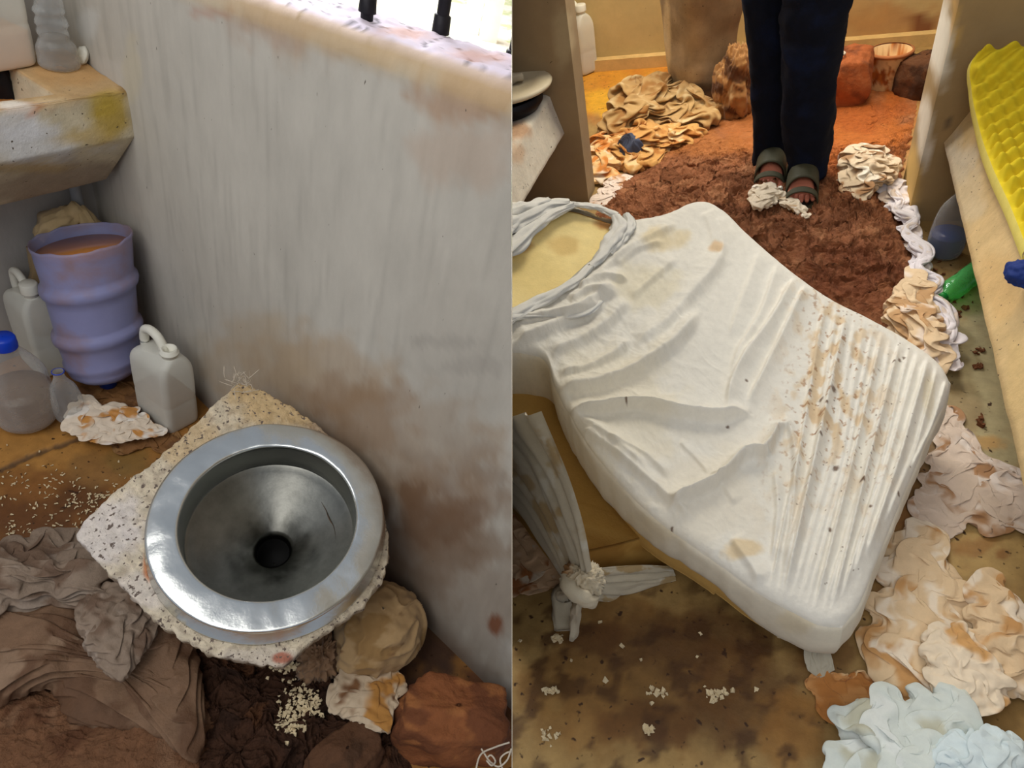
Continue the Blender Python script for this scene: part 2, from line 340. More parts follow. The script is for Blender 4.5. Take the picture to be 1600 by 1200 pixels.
    uu, vv = np.meshgrid(np.arange(n) * L * ex, np.arange(n) * L * ex, indexing='ij')
    g.add(X.reshape(-1, 3), gridf(n, n), patch_cols(uu.ravel(), vv.ravel() + seed * .37, cols, seed, cs)); return g
# ================================================================== materials
M_wallA = mat('grey_plaster', None, 0.85, attr=True, vary=0.07, scale=22, bump=0.25, bs=70, bd=0.003, speck=(92, 84, 74), sp=(0.76, 0.80), ss=120, stretch=(1, 1, 0.45))
M_conc = mat('rough_concrete', None, 0.9, attr=True, vary=0.14, scale=30, bump=0.5, bs=90, bd=0.004, speck=(80, 68, 55), sp=(0.70, 0.75), ss=110)
M_chip = mat('chipped_concrete', None, 0.9, attr=True, vary=0.22, scale=60, bump=1.0, bs=110, bd=0.006, speck=(110, 96, 88), sp=(0.60, 0.66), ss=130)
M_floor = mat('stained_floor', None, 0.55, spec=0.35, attr=True, vary=0.22, scale=26, bump=0.35, bs=60, bd=0.004, speck=(60, 36, 16), sp=(0.66, 0.72), ss=60)
M_steel = mat('stainless_steel', (218, 220, 218), 0.22, metal=1.0, vary=0.06, scale=30, bump=0.26, bs=6, bd=0.006)
M_steel2 = mat('dull_steel', None, 0.33, metal=1.0, attr=True, vary=0.3, scale=16, bump=0.2, bs=14, bd=0.004)
M_black = mat('black', (8, 8, 8), 0.8, vary=0, bump=0)
M_cloth = mat('cloth', None, 0.9, spec=0.15, attr=True, vary=0.07, scale=60, bump=0.35, bs=260, bd=0.0015, sheen=0.1)
M_wet = mat('muddy_cloth', None, 0.7, spec=0.3, attr=True, vary=0.2, scale=40, bump=0.6, bs=130, bd=0.004)
M_mud = mat('mud', None, 0.85, spec=0.2, attr=True, vary=0.28, scale=50, bump=1.0, bs=85, bd=0.012)
M_foam = mat('foam', None, 0.95, spec=0.1, attr=True, vary=0.08, scale=35, bump=0.4, bs=200, bd=0.002)
M_white = mat('white_plastic', (244, 244, 234), 0.4, vary=0.05, bump=0.05, bs=20, alpha=0.56)
M_whiteo = mat('white_plastic_solid', (222, 220, 208), 0.45, vary=0.06, bump=0.1, bs=20)
M_blue = mat('blue_plastic', (20, 62, 190), 0.35, vary=0.05, bump=0.05)
M_navyp = mat('dark_blue_plastic', (14, 45, 120), 0.4, vary=0.1, bump=0.05)
M_bar = mat('dark_metal', (34, 33, 38), 0.5, metal=0.5, vary=0.2, bump=0.2)
M_liq = mat('murky_water', (206, 136, 70), 0.12, spec=0.5, vary=0.06, scale=6, bump=0.0)
M_liqd = mat('muddy_water', (100, 62, 36), 0.2, vary=0.08, scale=8, bump=0.0)
M_drum = mat('translucent_blue_plastic', (158, 164, 212), 0.35, vary=0.06, scale=9, bump=0.1, bs=10, alpha=0.60, col2=(166, 138, 140), c2=(0.45, 0.65), s2=5)
M_bottle = glassy('clear_plastic', (246, 246, 244))
M_bottle2 = glassy('hazy_plastic', (225, 222, 220), 0.10, 0.5)
M_green = glassy('green_plastic', (170, 240, 175), 0.30, 0.6, (110, 220, 130))
M_rock = mat('clay_stone', None, 0.9, attr=True, vary=0.2, scale=25, bump=0.8, bs=50, bd=0.008)
M_string = mat('white_string', (200, 188, 170), 0.9, vary=0.1)
M_crumb = mat('foam_crumbs', (214, 196, 160), 0.95, vary=0.2, bump=0.2)
# ================================================================== CELL A (left)
S = A.S
# ---- wall with window sill
def wallx(y): return WD + 0.12 * y
g = G(); ny, ys = 260, np.linspace(-0.75, 1.66, 260)
zs = 0.987 * S; tw = 0.135
prof = [(0, z) for z in np.linspace(-0.06, zs - 0.03, 120)] + [(0.006, zs - 0.014), (0.018, zs - 0.004), (0.032, zs)] + [(x, zs + 0.001) for x in np.linspace(0.04, tw - 0.01, 22)] + [(tw, zs - 0.008), (tw, zs - 0.05), (tw + 0.03, zs - 0.055), (tw + 0.03, -0.1)]
prof = np.array(prof); X, Yg = prof[:, 0][None] + np.zeros((ny, 1)), ys[:, None] + np.zeros((1, len(prof))); Z = prof[:, 1][None] - 0.127 * (Yg - 0.36 * S) * sm(0.3, 1.0, prof[:, 1])[None]
edge = sm(zs - 0.05, zs - 0.02, prof[:, 1])[None] * (X < tw - 0.005)
nz = 0.004 * fbm(Yg * 40, X * 40 + Z * 40, 5.0, 4) * edge + 0.0022 * fbm(Yg * 3, Z * 3, 2.0, 3)
Xw = wallx(Yg) + X - nz - 0.01 * edge * (np.clip(pn(Yg * 14, Z * 14, 9), 0, 1)) * (X < 0.03); Zw = Z + nz * 1.2 * (X > 0.02)
V = np.stack([Xw, Yg, Zw], -1).reshape(-1, 3); q, _ = proj(A, V)
col = np.broadcast_to(lin((186, 181, 171)), V.shape).copy(); n1 = fbm(V[:, 1] * 5, V[:, 2] * 3, 1.5, 4)
col = col * (1 + 0.10 * n1[:, None]); k = sm(0.05, 0.6, fbm(V[:, 1] * 60, V[:, 2] * 4, 4.0, 3))[:, None]; col = col * (1 - 0.10 * k)
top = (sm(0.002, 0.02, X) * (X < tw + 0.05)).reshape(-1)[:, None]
col = paint(q, col, [(620, 60, 200, 60, (176, 148, 120), .5), (430, 20, 80, 60, (170, 140, 118), .6), (760, 150, 120, 50, (166, 132, 104), .7), (730, 240, 90, 60, (178, 150, 128), .4),
    (490, 590, 130, 80, (166, 134, 96), .45), (400, 560, 100, 80, (176, 152, 118), .4), (620, 700, 170, 110, (150, 120, 88), .5), (690, 800, 130, 110, (126, 96, 68), .6), (640, 860, 110, 100, (120, 94, 72), .6), (560, 650, 100, 70, (140, 106, 74), .45),
    (670, 800, 90, 50, (110, 76, 48), .5, 1.6), (740, 930, 130, 120, (136, 118, 100), .5), (775, 975, 14, 18, (120, 70, 40), .9, .3), (700, 560, 80, 200, (176, 170, 160), .4), (735, 570, 60, 14, (140, 134, 128), .3, 1.8), (690, 535, 60, 10, (142, 136, 130), .3, 1.8),
    (165, 130, 40, 50, (196, 192, 186), .5), (140, 40, 20, 30, (200, 200, 196), .6), (205, 110, 16, 60, (196, 186, 160), .5), (340, 20, 40, 12, (176, 130, 110), .5)], 3)
base_near = sm(0.10, 0.0, V[:, 2])[:, None]; col = col * (1 - .55 * base_near) + lin((92, 62, 40)) * .55 * base_near
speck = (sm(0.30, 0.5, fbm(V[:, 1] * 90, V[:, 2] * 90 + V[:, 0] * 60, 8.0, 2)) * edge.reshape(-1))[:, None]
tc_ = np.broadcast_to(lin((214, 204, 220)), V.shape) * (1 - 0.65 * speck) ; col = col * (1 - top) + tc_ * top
rim = (edge.reshape(-1) * (X.reshape(-1) < 0.025))[:, None]; col = col * (1 - .6 * rim) + lin((190, 160, 110)) * .6 * rim
for yb in (0.575, 0.455, 0.30): 
    d = np.hypot(V[:, 1] - yb * S, (V[:, 0] - wallx(yb * S) - 0.075)); kk = (sm(0.06, 0.012, d + 0.01 * fbm(V[:, 0] * 50, V[:, 1] * 50, 3., 3)) * .55 * (V[:, 2] > .9))[:, None]; col = col * (1 - kk) + lin((196, 136, 96)) * kk
g.add(V, gridf(ny, len(prof)), np.clip(col, 0, 1))
obj('wall_right', g, M_wallA, A, kind='structure', cut=True, attr=True)
# window bars (standing in the sill) and yard
wb = root('window_bars', A, (wallx(0.5) + 0.075, 0.5, zs - 0.05), 'dark round upright window bars set in the rough sill of the left-hand cell', 'window bars')
for (px, py) in ((575, 5), (690, 38), (802, 95)):
    p = UZ(A, px, py, zs - 0.02); g = G(); lathe(g, [(0.0095, -0.03), (0.0095, 0.8)], p, 20)
    lathe(g, [(0.0135, -0.012), (0.0125, 0.012), (0.0095, 0.014)], p, 20); obj('bar', g, M_bar, A, wb, cut=True)
M_yard = mat('bright_yard', (232, 226, 214), 0.9, vary=0.25, scale=9, col2=(196, 204, 160), c2=(0.5, 0.58), s2=7, bump=0.5, bs=30)
g = G(); v = np.array([(0.85, -1.5, 0.5), (9.0, -1.5, 0.5), (9.0, 9.5, 0.5), (0.98, 9.5, 0.5)]); g.add(v, [(0, 1, 2, 3)]); obj('ground', g, M_yard, A, kind='structure', cut=True, smooth=False)
g = G(); box(g, (wallx(.0) + tw + 0.03, -0.6, zs - 0.16), (wallx(.0) + tw + 0.20, 1.9, zs - 0.10)); M_led = mat('white_ledge', (240, 238, 232), 0.8, vary=0.05)
obj('trim_1', g, M_led, A, kind='structure', cut=True, smooth=False)
for (px, py, r, lab) in ((735, 50, .05, 'slim white post standing in the bright yard, left of the pair beyond the window bars'), (762, 62, .055, 'thicker white post in the bright yard, right of the pair beyond the window bars')):
    p = UZ(A, px, py, 0.5); r_ = r; g = G(); lathe(g, [(r_, 0), (r_, 1.6)], p, 4); obj('yard_post', g, M_led, A, label=lab, cat='post', smooth=False)
# ---- back wall, floor
YB = 1.42 * S
g = G(); xs = np.linspace(-0.3, 0.92, 120); zz = np.linspace(-0.05, 1.7, 120); Xg, Zg = np.meshgrid(xs, zz, indexing='ij')
V = np.stack([Xg, YB + 0.002 * fbm(Xg * 4, Zg * 4, 3.0), Zg], -1).reshape(-1, 3); q, _ = proj(A, V)
col = np.broadcast_to(lin((176, 172, 168)), V.shape) * (1 + .1 * fbm(V[:, 0] * 4, V[:, 2] * 4, 6.0)[:, None]); kk = sm(0.14, 0.0, V[:, 2])[:, None]; col = col * (1 - .6 * kk) + lin((120, 84, 50)) * .6 * kk
g.add(V, gridf(120, 120), col); obj('wall_back', g, M_wallA, A, kind='structure', attr=True)
def floor_grid(room, x0, x1, y0, y1, nx, ny_, base, spots, seed, name, zf=None):
    Xg, Yg = np.meshgrid(np.linspace(x0, x1, nx), np.linspace(y0, y1, ny_), indexing='ij')
    Z = 0.0015 * fbm(Xg * 9, Yg * 9, seed, 3)
    if zf is not None: Z = Z + zf(Xg, Yg)
    V = np.stack([Xg, Yg, Z], -1).reshape(-1, 3); q, _ = proj(room, V)
    col = np.broadcast_to(lin(base), V.shape) * (1 + .18 * fbm(V[:, 0] * 12, V[:, 1] * 12, seed)[:, None])
    col = paint(q, col, spots, seed)
    return V, q, col, gridf(nx, ny_)
V, q, col, f = floor_grid(A, -0.35, 0.95, -0.45, 1.66, 240, 380, (150, 104, 50), [
    (40, 700, 120, 50, (172, 124, 62), .8), (70, 790, 160, 60, (112, 70, 34), .8), (20, 830, 100, 60, (92, 56, 30), .7), (120, 780, 50, 30, (86, 52, 26), .7), (40, 760, 60, 25, (140, 92, 44), .6), (150, 740, 60, 30, (134, 98, 54), .7), (200, 720, 40, 25, (126, 98, 50), .7),
    (90, 640, 60, 40, (120, 84, 42), .8), (180, 600, 80, 40, (96, 62, 34), .8), (500, 1080, 240, 140, (70, 46, 32), .95), (680, 1000, 60, 60, (64, 42, 30), .9), (760, 1100, 60, 60, (96, 58, 36), .9), (100, 1100, 300, 200, (92, 60, 40), .95)], 4.0, 'floor')
d, _ = segdist(q, [(-40, 752), (0, 735), (60, 708), (120, 687), (150, 676)]); kk = sm(5, 1.5, d + 2 * fbm(q[:, 0] / 12, q[:, 1] / 12, 2.0))[:, None] * .8; col = col * (1 - kk) + lin((72, 56, 44)) * kk; V[:, 2] -= 0.004 * kk[:, 0]
g = G(); g.add(V, f, np.clip(col, 0, 1)); obj('floor', g, M_floor, A, kind='structure', cut=True, attr=True)
# ---- concrete wash basin on the back wall
zt, zl, zb = 0.655 * S, 0.572 * S, 0.445 * S; yf, yfl, ybv = 1.200 * S, 1.196 * S, 1.29 * S; xr = wallx(yf) + 0.004; xl = 0.28
sink = root('wash_basin', A, ((xl + xr) / 2, YB, zb), 'chunky yellow-stained concrete wash basin fixed across the corner of the grey wall', 'basin')
def up_z(px, py): return UZ(A, px, py, zt)
rc = up_z(85, 146); y1 = rc[1]; y2 = YB - 0.045; rx = rc[0]
bm = bmesh.new()
def ring(pts): return [bm.verts.new(p) for p in pts]
xe = xr + 0.02
outer = ring([(xl, yf, zt), (xr, yf, zt), (xe, YB, zt), (xl, YB, zt)]); low = ring([(xl, yfl, zl), (xr, yfl, zl), (xe, YB, zl), (xl, YB, zl)])
bot = ring([(xl, ybv, zb), (xr - 0.02, ybv, zb), (xe, YB, zb), (xl, YB, zb)])
inn = ring([(xl, y1, zt), (rx, y1, zt), (rx, y2, zt), (xl, y2, zt)]); inb = ring([(xl, y1 + .02, zt - .11), (rx - .02, y1 + .02, zt - .11), (rx - .02, y2 - .02, zt - .11), (xl, y2 - .02, zt - .11)])
for a_, b_ in ((low, outer), (bot, low)):
    for i in range(4): bm.faces.new((a_[i], a_[(i + 1) % 4], b_[(i + 1) % 4], b_[i]))
for i in range(4): bm.faces.new((outer[i], outer[(i + 1) % 4], inn[(i + 1) % 4], inn[i])) ; bm.faces.new((inn[i], inn[(i + 1) % 4], inb[(i + 1) % 4], inb[i]))
bm.faces.new(inb); bm.faces.new(bot[::-1]); bmesh.ops.recalc_face_normals(bm, faces=bm.faces[:])
bmesh.ops.bevel(bm, geom=[e for e in bm.edges], offset=0.004, segments=2, affect='EDGES', profile=0.5)
bmesh.ops.triangulate(bm, faces=[f_ for f_ in bm.faces if len(f_.verts) > 4])
for _ in range(5):
    es = [e for e in bm.edges if e.calc_length() > 0.012]; 
    if es: bmesh.ops.subdivide_edges(bm, edges=es, cuts=1, use_grid_fill=True)
    if len(bm.verts) > 60000: break
bm.verts.index_update(); V = np.array([v.co[:] for v in bm.verts]); f = [tuple(v.index for v in fc.verts) for fc in bm.faces]; bm.free()
nrm = 0.0025 * fbm(V[:, 0] * 25, V[:, 1] * 25, V[:, 2] * 25, 4); V[:, 1] -= nrm; V[:, 2] += nrm
q, _ = proj(A, V); col = np.broadcast_to(lin((196, 184, 158)), V.shape).copy()
col = col * (1 + .15 * fbm(V[:, 0] * 20, V[:, 1] * 20, V[:, 2] * 20)[:, None]); tp = (sm(zt - .006, zt - .001, V[:, 2]) * sm(0, 1, 1))[:, None]
col = col * (1 - .75 * tp) + lin((190, 150, 96)) * .75 * tp
col = paint(q, col, [(50, 225, 110, 36, (206, 206, 208), .85), (20, 200, 60, 30, (216, 216, 220), .7), (175, 180, 34, 45, (178, 150, 66), .9, .5), (160, 165, 30, 20, (184, 156, 60), .7), (140, 215, 60, 14, (190, 160, 90), .6), (80, 162, 40, 10, (216, 190, 150), .8), (60, 170, 50, 8, (200, 130, 80), .6, 1.4),
    (20, 165, 30, 8, (236, 230, 220), .8), (110, 110, 60, 30, (200, 150, 90), .5), (200, 138, 14, 10, (120, 92, 50), .7), (100, 290, 130, 40, (140, 124, 108), .75), (40, 262, 80, 8, (176, 150, 100), .6)], 6)
g = G(); g.add(V, f, np.clip(col, 0, 1)); obj('basin_body', g, M_conc, A, sink, attr=True, sharp=24)
g = G(); box(g, (xl + .002, y1 + .014, zt - .11), (rx - .015, y2 - .015, zt - .062)); obj('water', g, M_liq, A, sink, smooth=False, label='orange-brown standing water')
g = G(); p = UZ(A, 2, 140, zt - .05); blob(g, p, (.03, .022, .05), 3, .2, 2, 20); obj('dark_cup', g, M_bar, A, label='small dark object standing in the water of the concrete basin', cat='cup')
# pipe under the basin
p = U(A, 122, 318, (0, 1, 0), YB - 0.03); g = G(); tube(g, [(p[0], p[1], 0.0), (p[0], p[1], 0.3), (p[0], p[1], zb + .02)], 0.013, 16)
M_pipe = mat('grey_pipe', (168, 172, 178), 0.5, vary=0.1); obj('drain_pipe', g, M_pipe, A, label='pale grey drain pipe running down from under the concrete basin', cat='pipe')
# ---- crumpled clear bottle, jug and cap on the basin
a = Ax(A, 94, 104, zt); n_ = 40; zz = [a.z(y) for y in np.linspace(104, -40, n_)]; g = G(); hw = [27, 29, 29, 29, 28.5, 28.5, 28, 28, 28, 27] + [25, 23, 21, 22, 23, 22, 20, 21, 23, 22, 21, 19, 20, 22, 21] + [19] * 15
def crump(v):
    k = sm(zt + .05, zt + .11, v[..., 2] + zt) * .6 + .15; r = 1 + k[..., None] * .32 * fbm(v[..., 0:1] * 28, v[..., 1:2] * 28, v[..., 2:3] * 36, 3); v[..., :2] *= r; return v
cb = root('crumpled_bottle', A, a.p, 'crumpled clear plastic bottle with a little water standing on the end of the concrete basin', 'bottle')
lathe(g, [(.003, 0)] + [(a.r(h_, z_), z_ - zt + .002) for h_, z_ in zip(hw, zz)], a.p, 56, wob=crump, cap=(True, False)); obj('bottle_body', g, M_bottle, A, cb)
g = G(); lathe(g, [(.003, .002)] + [(a.r(h_ - 2, z_), z_ - zt + .004) for h_, z_ in list(zip(hw, zz))[:13]] + [(.002, zz[12] - zt + .004)], a.p, 40); obj('water', g, glassy('still_water', (232, 222, 206), .08, .3), A, cb)
g = G(); p = UZ(A, 130, 97, zt + .004); blob(g, p + np.array([0, 0, .014]), (.010, .016, .020), 1, .12, 2, 20, R=rot('Y', 25)); obj('bottle_cap', g, M_whiteo, A, label='small round white cap leaning beside the crumpled bottle on the basin', cat='cap')
def rsect(L, W, r, n=8):
    o = []
    for cx, cy, a0 in ((L - r, W - r, 0), (-L + r, W - r, 90), (-L + r, -W + r, 180), (L - r, -W + r, 270)):
        for t in np.linspace(a0, a0 + 90, n): o.append((cx + r * math.cos(math.radians(t)), cy + r * math.sin(math.radians(t))))
    return np.array(o)
def jerrycan(room, base, ang, L, W, H, label, liquid=0.4, cap=False, lm=None, group=None):
    """L, W half sizes; neck on the +long end, carrying handle behind it"""
    t = root('jerrycan', room, base, label, 'jerrycan', group); R = rot('Z', ang); secs = []
    def sec(k, L_, W_, dx, z, r): s_ = rsect(L_, W_, r); return np.stack([s_[:, 0] + dx, s_[:, 1], np.full(len(s_), z * H)], 1)
    rr = min(L, W) * .38
    prof = [(L * .9, W * .86, 0, 0), (L * .97, W * .96, 0, .015), (L, W, 0, .05), (L, W, 0, .30), (L * .985, W * .985, 0, .315), (L * .985, W * .985, 0, .345), (L, W, 0, .36), (L, W, 0, .66), (L * .97, W * .95, 0, .72), (L * .90, W * .82, .03 * L, .775), (L * .72, W * .62, .18 * L, .815), (L * .42, W * .42, .44 * L, .84), (L * .26, W * .36, .56 * L, .85)]
    V = np.concatenate([sec(0, a_, b_, c_, d_, min(rr, b_ * .8, a_ * .8)) for a_, b_, c_, d_ in prof]); n = 32; g = G()
    f = [q_[::-1] for q_ in gridf(len(prof), n, False, True)] + [tuple(range(n))[::-1], tuple((len(prof) - 1) * n + k for k in range(n))]
    g.add(V @ R.T + base, f); b = obj('can_body', g, M_white, room, t, sub=1)
    g = G(); r0 = W * .40; pr = [(r0, .83 * H), (r0, .875 * H), (r0 * 1.2, .88 * H), (r0 * 1.2, .892 * H), (r0, .897 * H), (r0, .93 * H), (r0 * .8, .93 * H), (r0 * .76, .84 * H), (.001, .835 * H)]
    lathe(g, pr, base + R @ np.array([.56 * L, 0, 0]), 28); obj('neck', g, M_whiteo, room, t)
    if cap:
        g = G(); lathe(g, [(r0 * 1.3, .885 * H), (r0 * 1.3, .965 * H), (r0 * 1.15, .975 * H), (.001, .975 * H)], base + R @ np.array([.56 * L, 0, 0]), 28); obj('cap', g, M_whiteo, room, t)
    g = G(); P = np.array([(.30 * L, 0, .80 * H), (.22 * L, 0, .90 * H), (0.02 * L, 0, .965 * H), (-.38 * L, 0, .985 * H), (-.68 * L, 0, .95 * H), (-.80 * L, 0, .86 * H), (-.80 * L, 0, .70 * H)]) @ R.T + base
    tube(g, P, W * .24, 14, 40, flat=1.0); obj('handle', g, M_whiteo, room, t)
    if liquid:
        V = np.concatenate([sec(0, L * .955, W * .94, 0, z_, rr * .9) for z_ in (.02, liquid)]); g = G(); g.add(V @ R.T + base, [q_[::-1] for q_ in gridf(2, n, False, True)] + [tuple(range(n))[::-1], tuple(n + k for k in range(n))])
        obj('liquid', g, lm or M_liqd, room, t, smooth=False, label='brown liquid')
    return t
def can_px(room, pl, pf, pr_, ytop, label, **kw):
    a, b, c = (UZ(room, *p) for p in (pl, pf, pr_)); u = b - a; w_ = c - b; L = np.linalg.norm(u); W = min(np.linalg.norm(w_), L * .95); ang = math.degrees(math.atan2(u[1], u[0])); wn = np.array([-u[1], u[0], 0]) / L
    if wn @ w_ < 0: wn = -wn
    cen = (a + b) / 2 + wn * W / 2; A_ = Ax(room, *proj(room, cen)[0][0]); H = A_.z(ytop); print('can', label[:20], L, W, H)
    return jerrycan(room, cen, ang, L / 2, W / 2, H, label, **kw)
can_px(A, (212, 640), (266, 684), (312, 655), 522, 'uncapped white jerrycan half full of brown water on the floor by the grey wall', liquid=.34)
can_px(A, (30, 560), (66, 596), (104, 572), 428, 'dusty white capped jerrycan standing behind the big clear bottle', liquid=0, cap=True)
a = UZ(A, 14, 104, zt); jerrycan(A, a + np.array([-.05, .03, 0]), 8, .10, .065, .26, 'white jerrycan with orange liquid at its bottom standing on the concrete basin', liquid=.26, lm=M_liq)
# ---- inverted water-cooler bottle with its bottom cut off
a = Ax(A, 170, 604); g = G()
ys_ = [(604, 13), (592, 14), (588, 30), (582, 52), (575, 61), (570, 63), (565, 63.5), (560, 68), (554, 68.5), (549, 66), (530, 69), (522, 71), (518, 76), (512, 77.5), (506, 76), (502, 71), (498, 70.5), (462, 73), (452, 74), (448, 79), (442, 81), (436, 79.5), (432, 75), (426, 74.5), (400, 77.5), (388, 78), (383, 80.5), (379, 80)]
pr_ = [(w_ * .00133, (606 - y) / 218 * .405) for y, w_ in ys_]; dn_ = np.array([.074, .101, .99]); dn_ /= np.linalg.norm(dn_); a.p = np.array([.694, 1.411, 0.0]) + dn_ * .006
drum = root('water_cooler_bottle', A, a.p, 'large bluish water bottle upside down with its bottom cut off, full of orange-brown water', 'bottle')
def lean(v): v[..., 2] -= (-.07 * v[..., 0] + .156 * v[..., 1]) * np.clip(v[..., 2] / .08, 0, 1); return v
def ragged(v):
    v = lean(v); v[-3:, :, 2] += .006 * pn(v[-3:, :, 0] * 30, v[-3:, :, 1] * 30, 2.0); return v
dx_ = np.cross([0, 1, 0], dn_); dx_ /= np.linalg.norm(dx_); tl = np.stack([dx_, np.cross(dn_, dx_), dn_], 1)
lathe(g, pr_, a.p, 72, tilt=tl, wob=ragged); obj('bottle_body', g, M_drum, A, drum, solid=.0015)
g = G(); zw = pr_[-3][1] - .012; lp = [(r_ - .003, z_) for r_, z_ in pr_[3:-4]] + [(pr_[-3][0] - .003, zw), (.001, zw)]; lathe(g, lp, a.p, 72, tilt=tl, wob=lean); obj('water', g, M_liq, A, drum, label='orange-brown water')
g = G(); lathe(g, [(.019, 0), (.021, .002), (.021, .03), (.018, .034), (.017, .05)], a.p, 28, cap=(True, False)); obj('cap', g, M_navyp, A, drum, label='dark blue cap on the floor end')
# ---- tan rag behind it
g = G(); Yq = YB - .05
def UY(px, py, Y): return U(A, px, py, (0, 1, 0), Y)
tube(g, [UY(62, 372, Yq), UY(80, 352, Yq - .01), UY(104, 340, Yq - .01), UY(122, 328, Yq)], [.016, .026, .026, .022], 24, 40, rag=.5, seed=3, col=lin((198, 174, 132)))
tube(g, [UY(122, 326, Yq), UY(132, 340, Yq - .02), UY(142, 358, Yq - .02), UY(152, 392, Yq - .02)], [.016, .026, .034, .04], 24, 40, rag=.5, seed=8, col=lin((192, 168, 126)))
tube(g, [UY(52, 384, Yq), UY(56, 400, Yq), UY(60, 440, Yq), UY(70, 520, Yq)], [.014, .02, .022, .022], 20, 40, rag=.5, seed=5, col=lin((150, 128, 96)))
obj('tan_rag', g, M_cloth, A, label='rolled tan rag tucked in the corner behind the inverted water bottle', cat='rag', attr=True)
# ---- clear bottles
def bottle(room, px, py, ytop, prof, label, m, liquid=None, lm=None, capm=None, ncap=0, tilt=None, name='plastic_bottle', ring_=None, rib=0.0, seed=0):
    a = Ax(room, px, py); z0, z1 = 0.0, a.z(ytop); H = z1; t = root(name, room, a.p, label, 'bottle'); g = G()
    P = [(a.r(w_, k * H), k * H + .001) for k, w_ in prof]
    def wob(v):
        th = np.arctan2(v[..., 1], v[..., 0]); v[..., :2] *= (1 + rib * np.sin(9 * th + 6 * v[..., 2:3][..., 0] / H + seed) * np.sin(math.pi * np.clip(v[..., 2] / H, 0, .8) / .8) + .5 * rib * pn(v[..., 0] * 20, v[..., 1] * 20, v[..., 2] * 20))[..., None]; return v
    R = None if tilt is None else tilt
    sp_ = spline(P, 50); lathe(g, sp_, a.p, 64, wob=wob, tilt=R, cap=(True, False)); obj('bottle_body', g, m, room, t)
    if liquid:
        L = [p for p in sp_ if p[1] < liquid * H]; g = G(); lathe(g, [(.001, .003)] + [(p[0] * .965, p[1] + .003) for p in L] + [(.001, L[-1][1] + .003)], a.p, 48, wob=None, tilt=R); obj('liquid', g, lm, room, t)
    if capm:
        g = G(); r0 = a.r(ncap, H); h_ = r0 * 1.1; lathe(g, [(r0, H * .995 - h_), (r0 * 1.03, H - h_ * .8), (r0 * 1.0, H - .003), (r0 * .9, H + .002), (.001, H + .002)], a.p, 36, tilt=R); obj('cap', g, capm, room, t)
    if ring_:
        g = G(); r0 = a.r(ring_, H); lathe(g, [(r0, H * .985), (r0 * 1.12, H * .987), (r0 * 1.12, H * .998), (r0, H)], a.p, 30, tilt=R); obj('neck_ring', g, M_blue, room, t)
    return t
bottle(A, 46, 655, 527, [(0, 20), (.01, 34), (.06, 41), (.2, 43), (.45, 43), (.6, 40), (.74, 30), (.84, 19), (.88, 15), (1, 14.5)], 'big round clear plastic bottle with bright blue cap standing on the stained floor', M_bottle, .40, glassy('cloudy_water', (214, 190, 160), .25, .5, (200, 176, 150)), M_blue, 17, rib=.025)
bottle(A, 110, 652, 580, [(0, 8), (.02, 17), (.1, 20), (.3, 22), (.5, 22), (.68, 17), (.82, 10), (.88, 8), (1, 7.5)], 'small open clear plastic bottle with a blue neck ring standing against the big round one', M_bottle, None, ring_=8, rib=.03, seed=4)
# ---- toilet: steel bowl set in a chipped concrete slab
Cn = np.array([.5131, .5866, .36]); Nn = np.array([-.1491, -.1270, .9806]); Nn /= np.linalg.norm(Nn); Ra = .2012
ax1 = np.cross([0, 1, 0], Nn); ax1 /= np.linalg.norm(ax1); ax2 = np.cross(Nn, ax1); TR = np.stack([ax1, ax2, Nn], 1)
toilet = root('toilet', A, (Cn[0], Cn[1], 0), 'round stainless steel toilet bowl set in a chipped concrete slab', 'toilet')
def dent(v):
    th = np.arctan2(v[..., 1], v[..., 0]); r = np.hypot(v[..., 0], v[..., 1]); on = sm(.14, .155, r)
    v[..., 2] += on * (.0020 * pn(np.cos(th) * 3, np.sin(th) * 3, r * 20) + .0006 * pn(np.cos(th) * 8, np.sin(th) * 8, r * 40))
    v[..., :2] *= (1 + .006 * sm(.17, .2, r) * pn(np.cos(th) * 3, np.sin(th) * 3, 7.0))[..., None]; return v
Ri = Ra * .742
up = [(Ra * 1.0, -.050), (Ra * 1.035, -.047), (Ra * 1.03, -.044), (Ra * .965, -.034), (Ra * .955, -.022), (Ra * .975, -.012), (Ra * .995, -.008), (Ra * 1.0, -.005), (Ra * .998, -.002), (Ra * .990, -.0004), (Ra * .975, 0), (Ra * .93, .0004), (Ra * .88, .0006), (Ra * .82, .0004), (Ra * .775, .0), (Ri * 1.022, -.0002), (Ri * 1.010, -.0012), (Ri * 1.002, -.004), (Ri, -.009), (Ri, -.02), (Ri, -.045), (Ri * .995, -.066), (Ri * .985, -.070)]
g = G(); lathe(g, up, Cn, 220, tilt=TR, wob=dent); obj('rim', g, M_steel, A, toilet, label='polished dented steel rim')
cone = [(Ri * .99, -.069), (Ri * .96, -.072)] + [(Ri * .96 + (Ra * .17 - Ri * .96) * t, -.072 - .072 * t ** .9) for t in np.linspace(.05, 1, 20)] + [(Ra * .155, -.155), (Ra * .15, -.24)]
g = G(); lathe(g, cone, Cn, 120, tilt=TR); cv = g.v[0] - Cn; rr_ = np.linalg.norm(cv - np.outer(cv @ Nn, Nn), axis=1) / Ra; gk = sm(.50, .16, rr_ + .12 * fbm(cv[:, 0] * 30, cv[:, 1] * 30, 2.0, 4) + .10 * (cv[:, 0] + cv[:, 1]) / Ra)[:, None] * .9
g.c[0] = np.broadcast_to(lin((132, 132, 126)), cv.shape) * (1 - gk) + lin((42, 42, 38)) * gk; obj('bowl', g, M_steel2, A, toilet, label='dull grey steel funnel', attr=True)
g = G(); lathe(g, [(Ra * .152, -.16), (Ra * .15, -.21), (.001, -.212)], Cn, 40, tilt=TR); obj('drain', g, M_black, A, toilet, label='black drain hole')
Ds = Nn @ Cn - .047
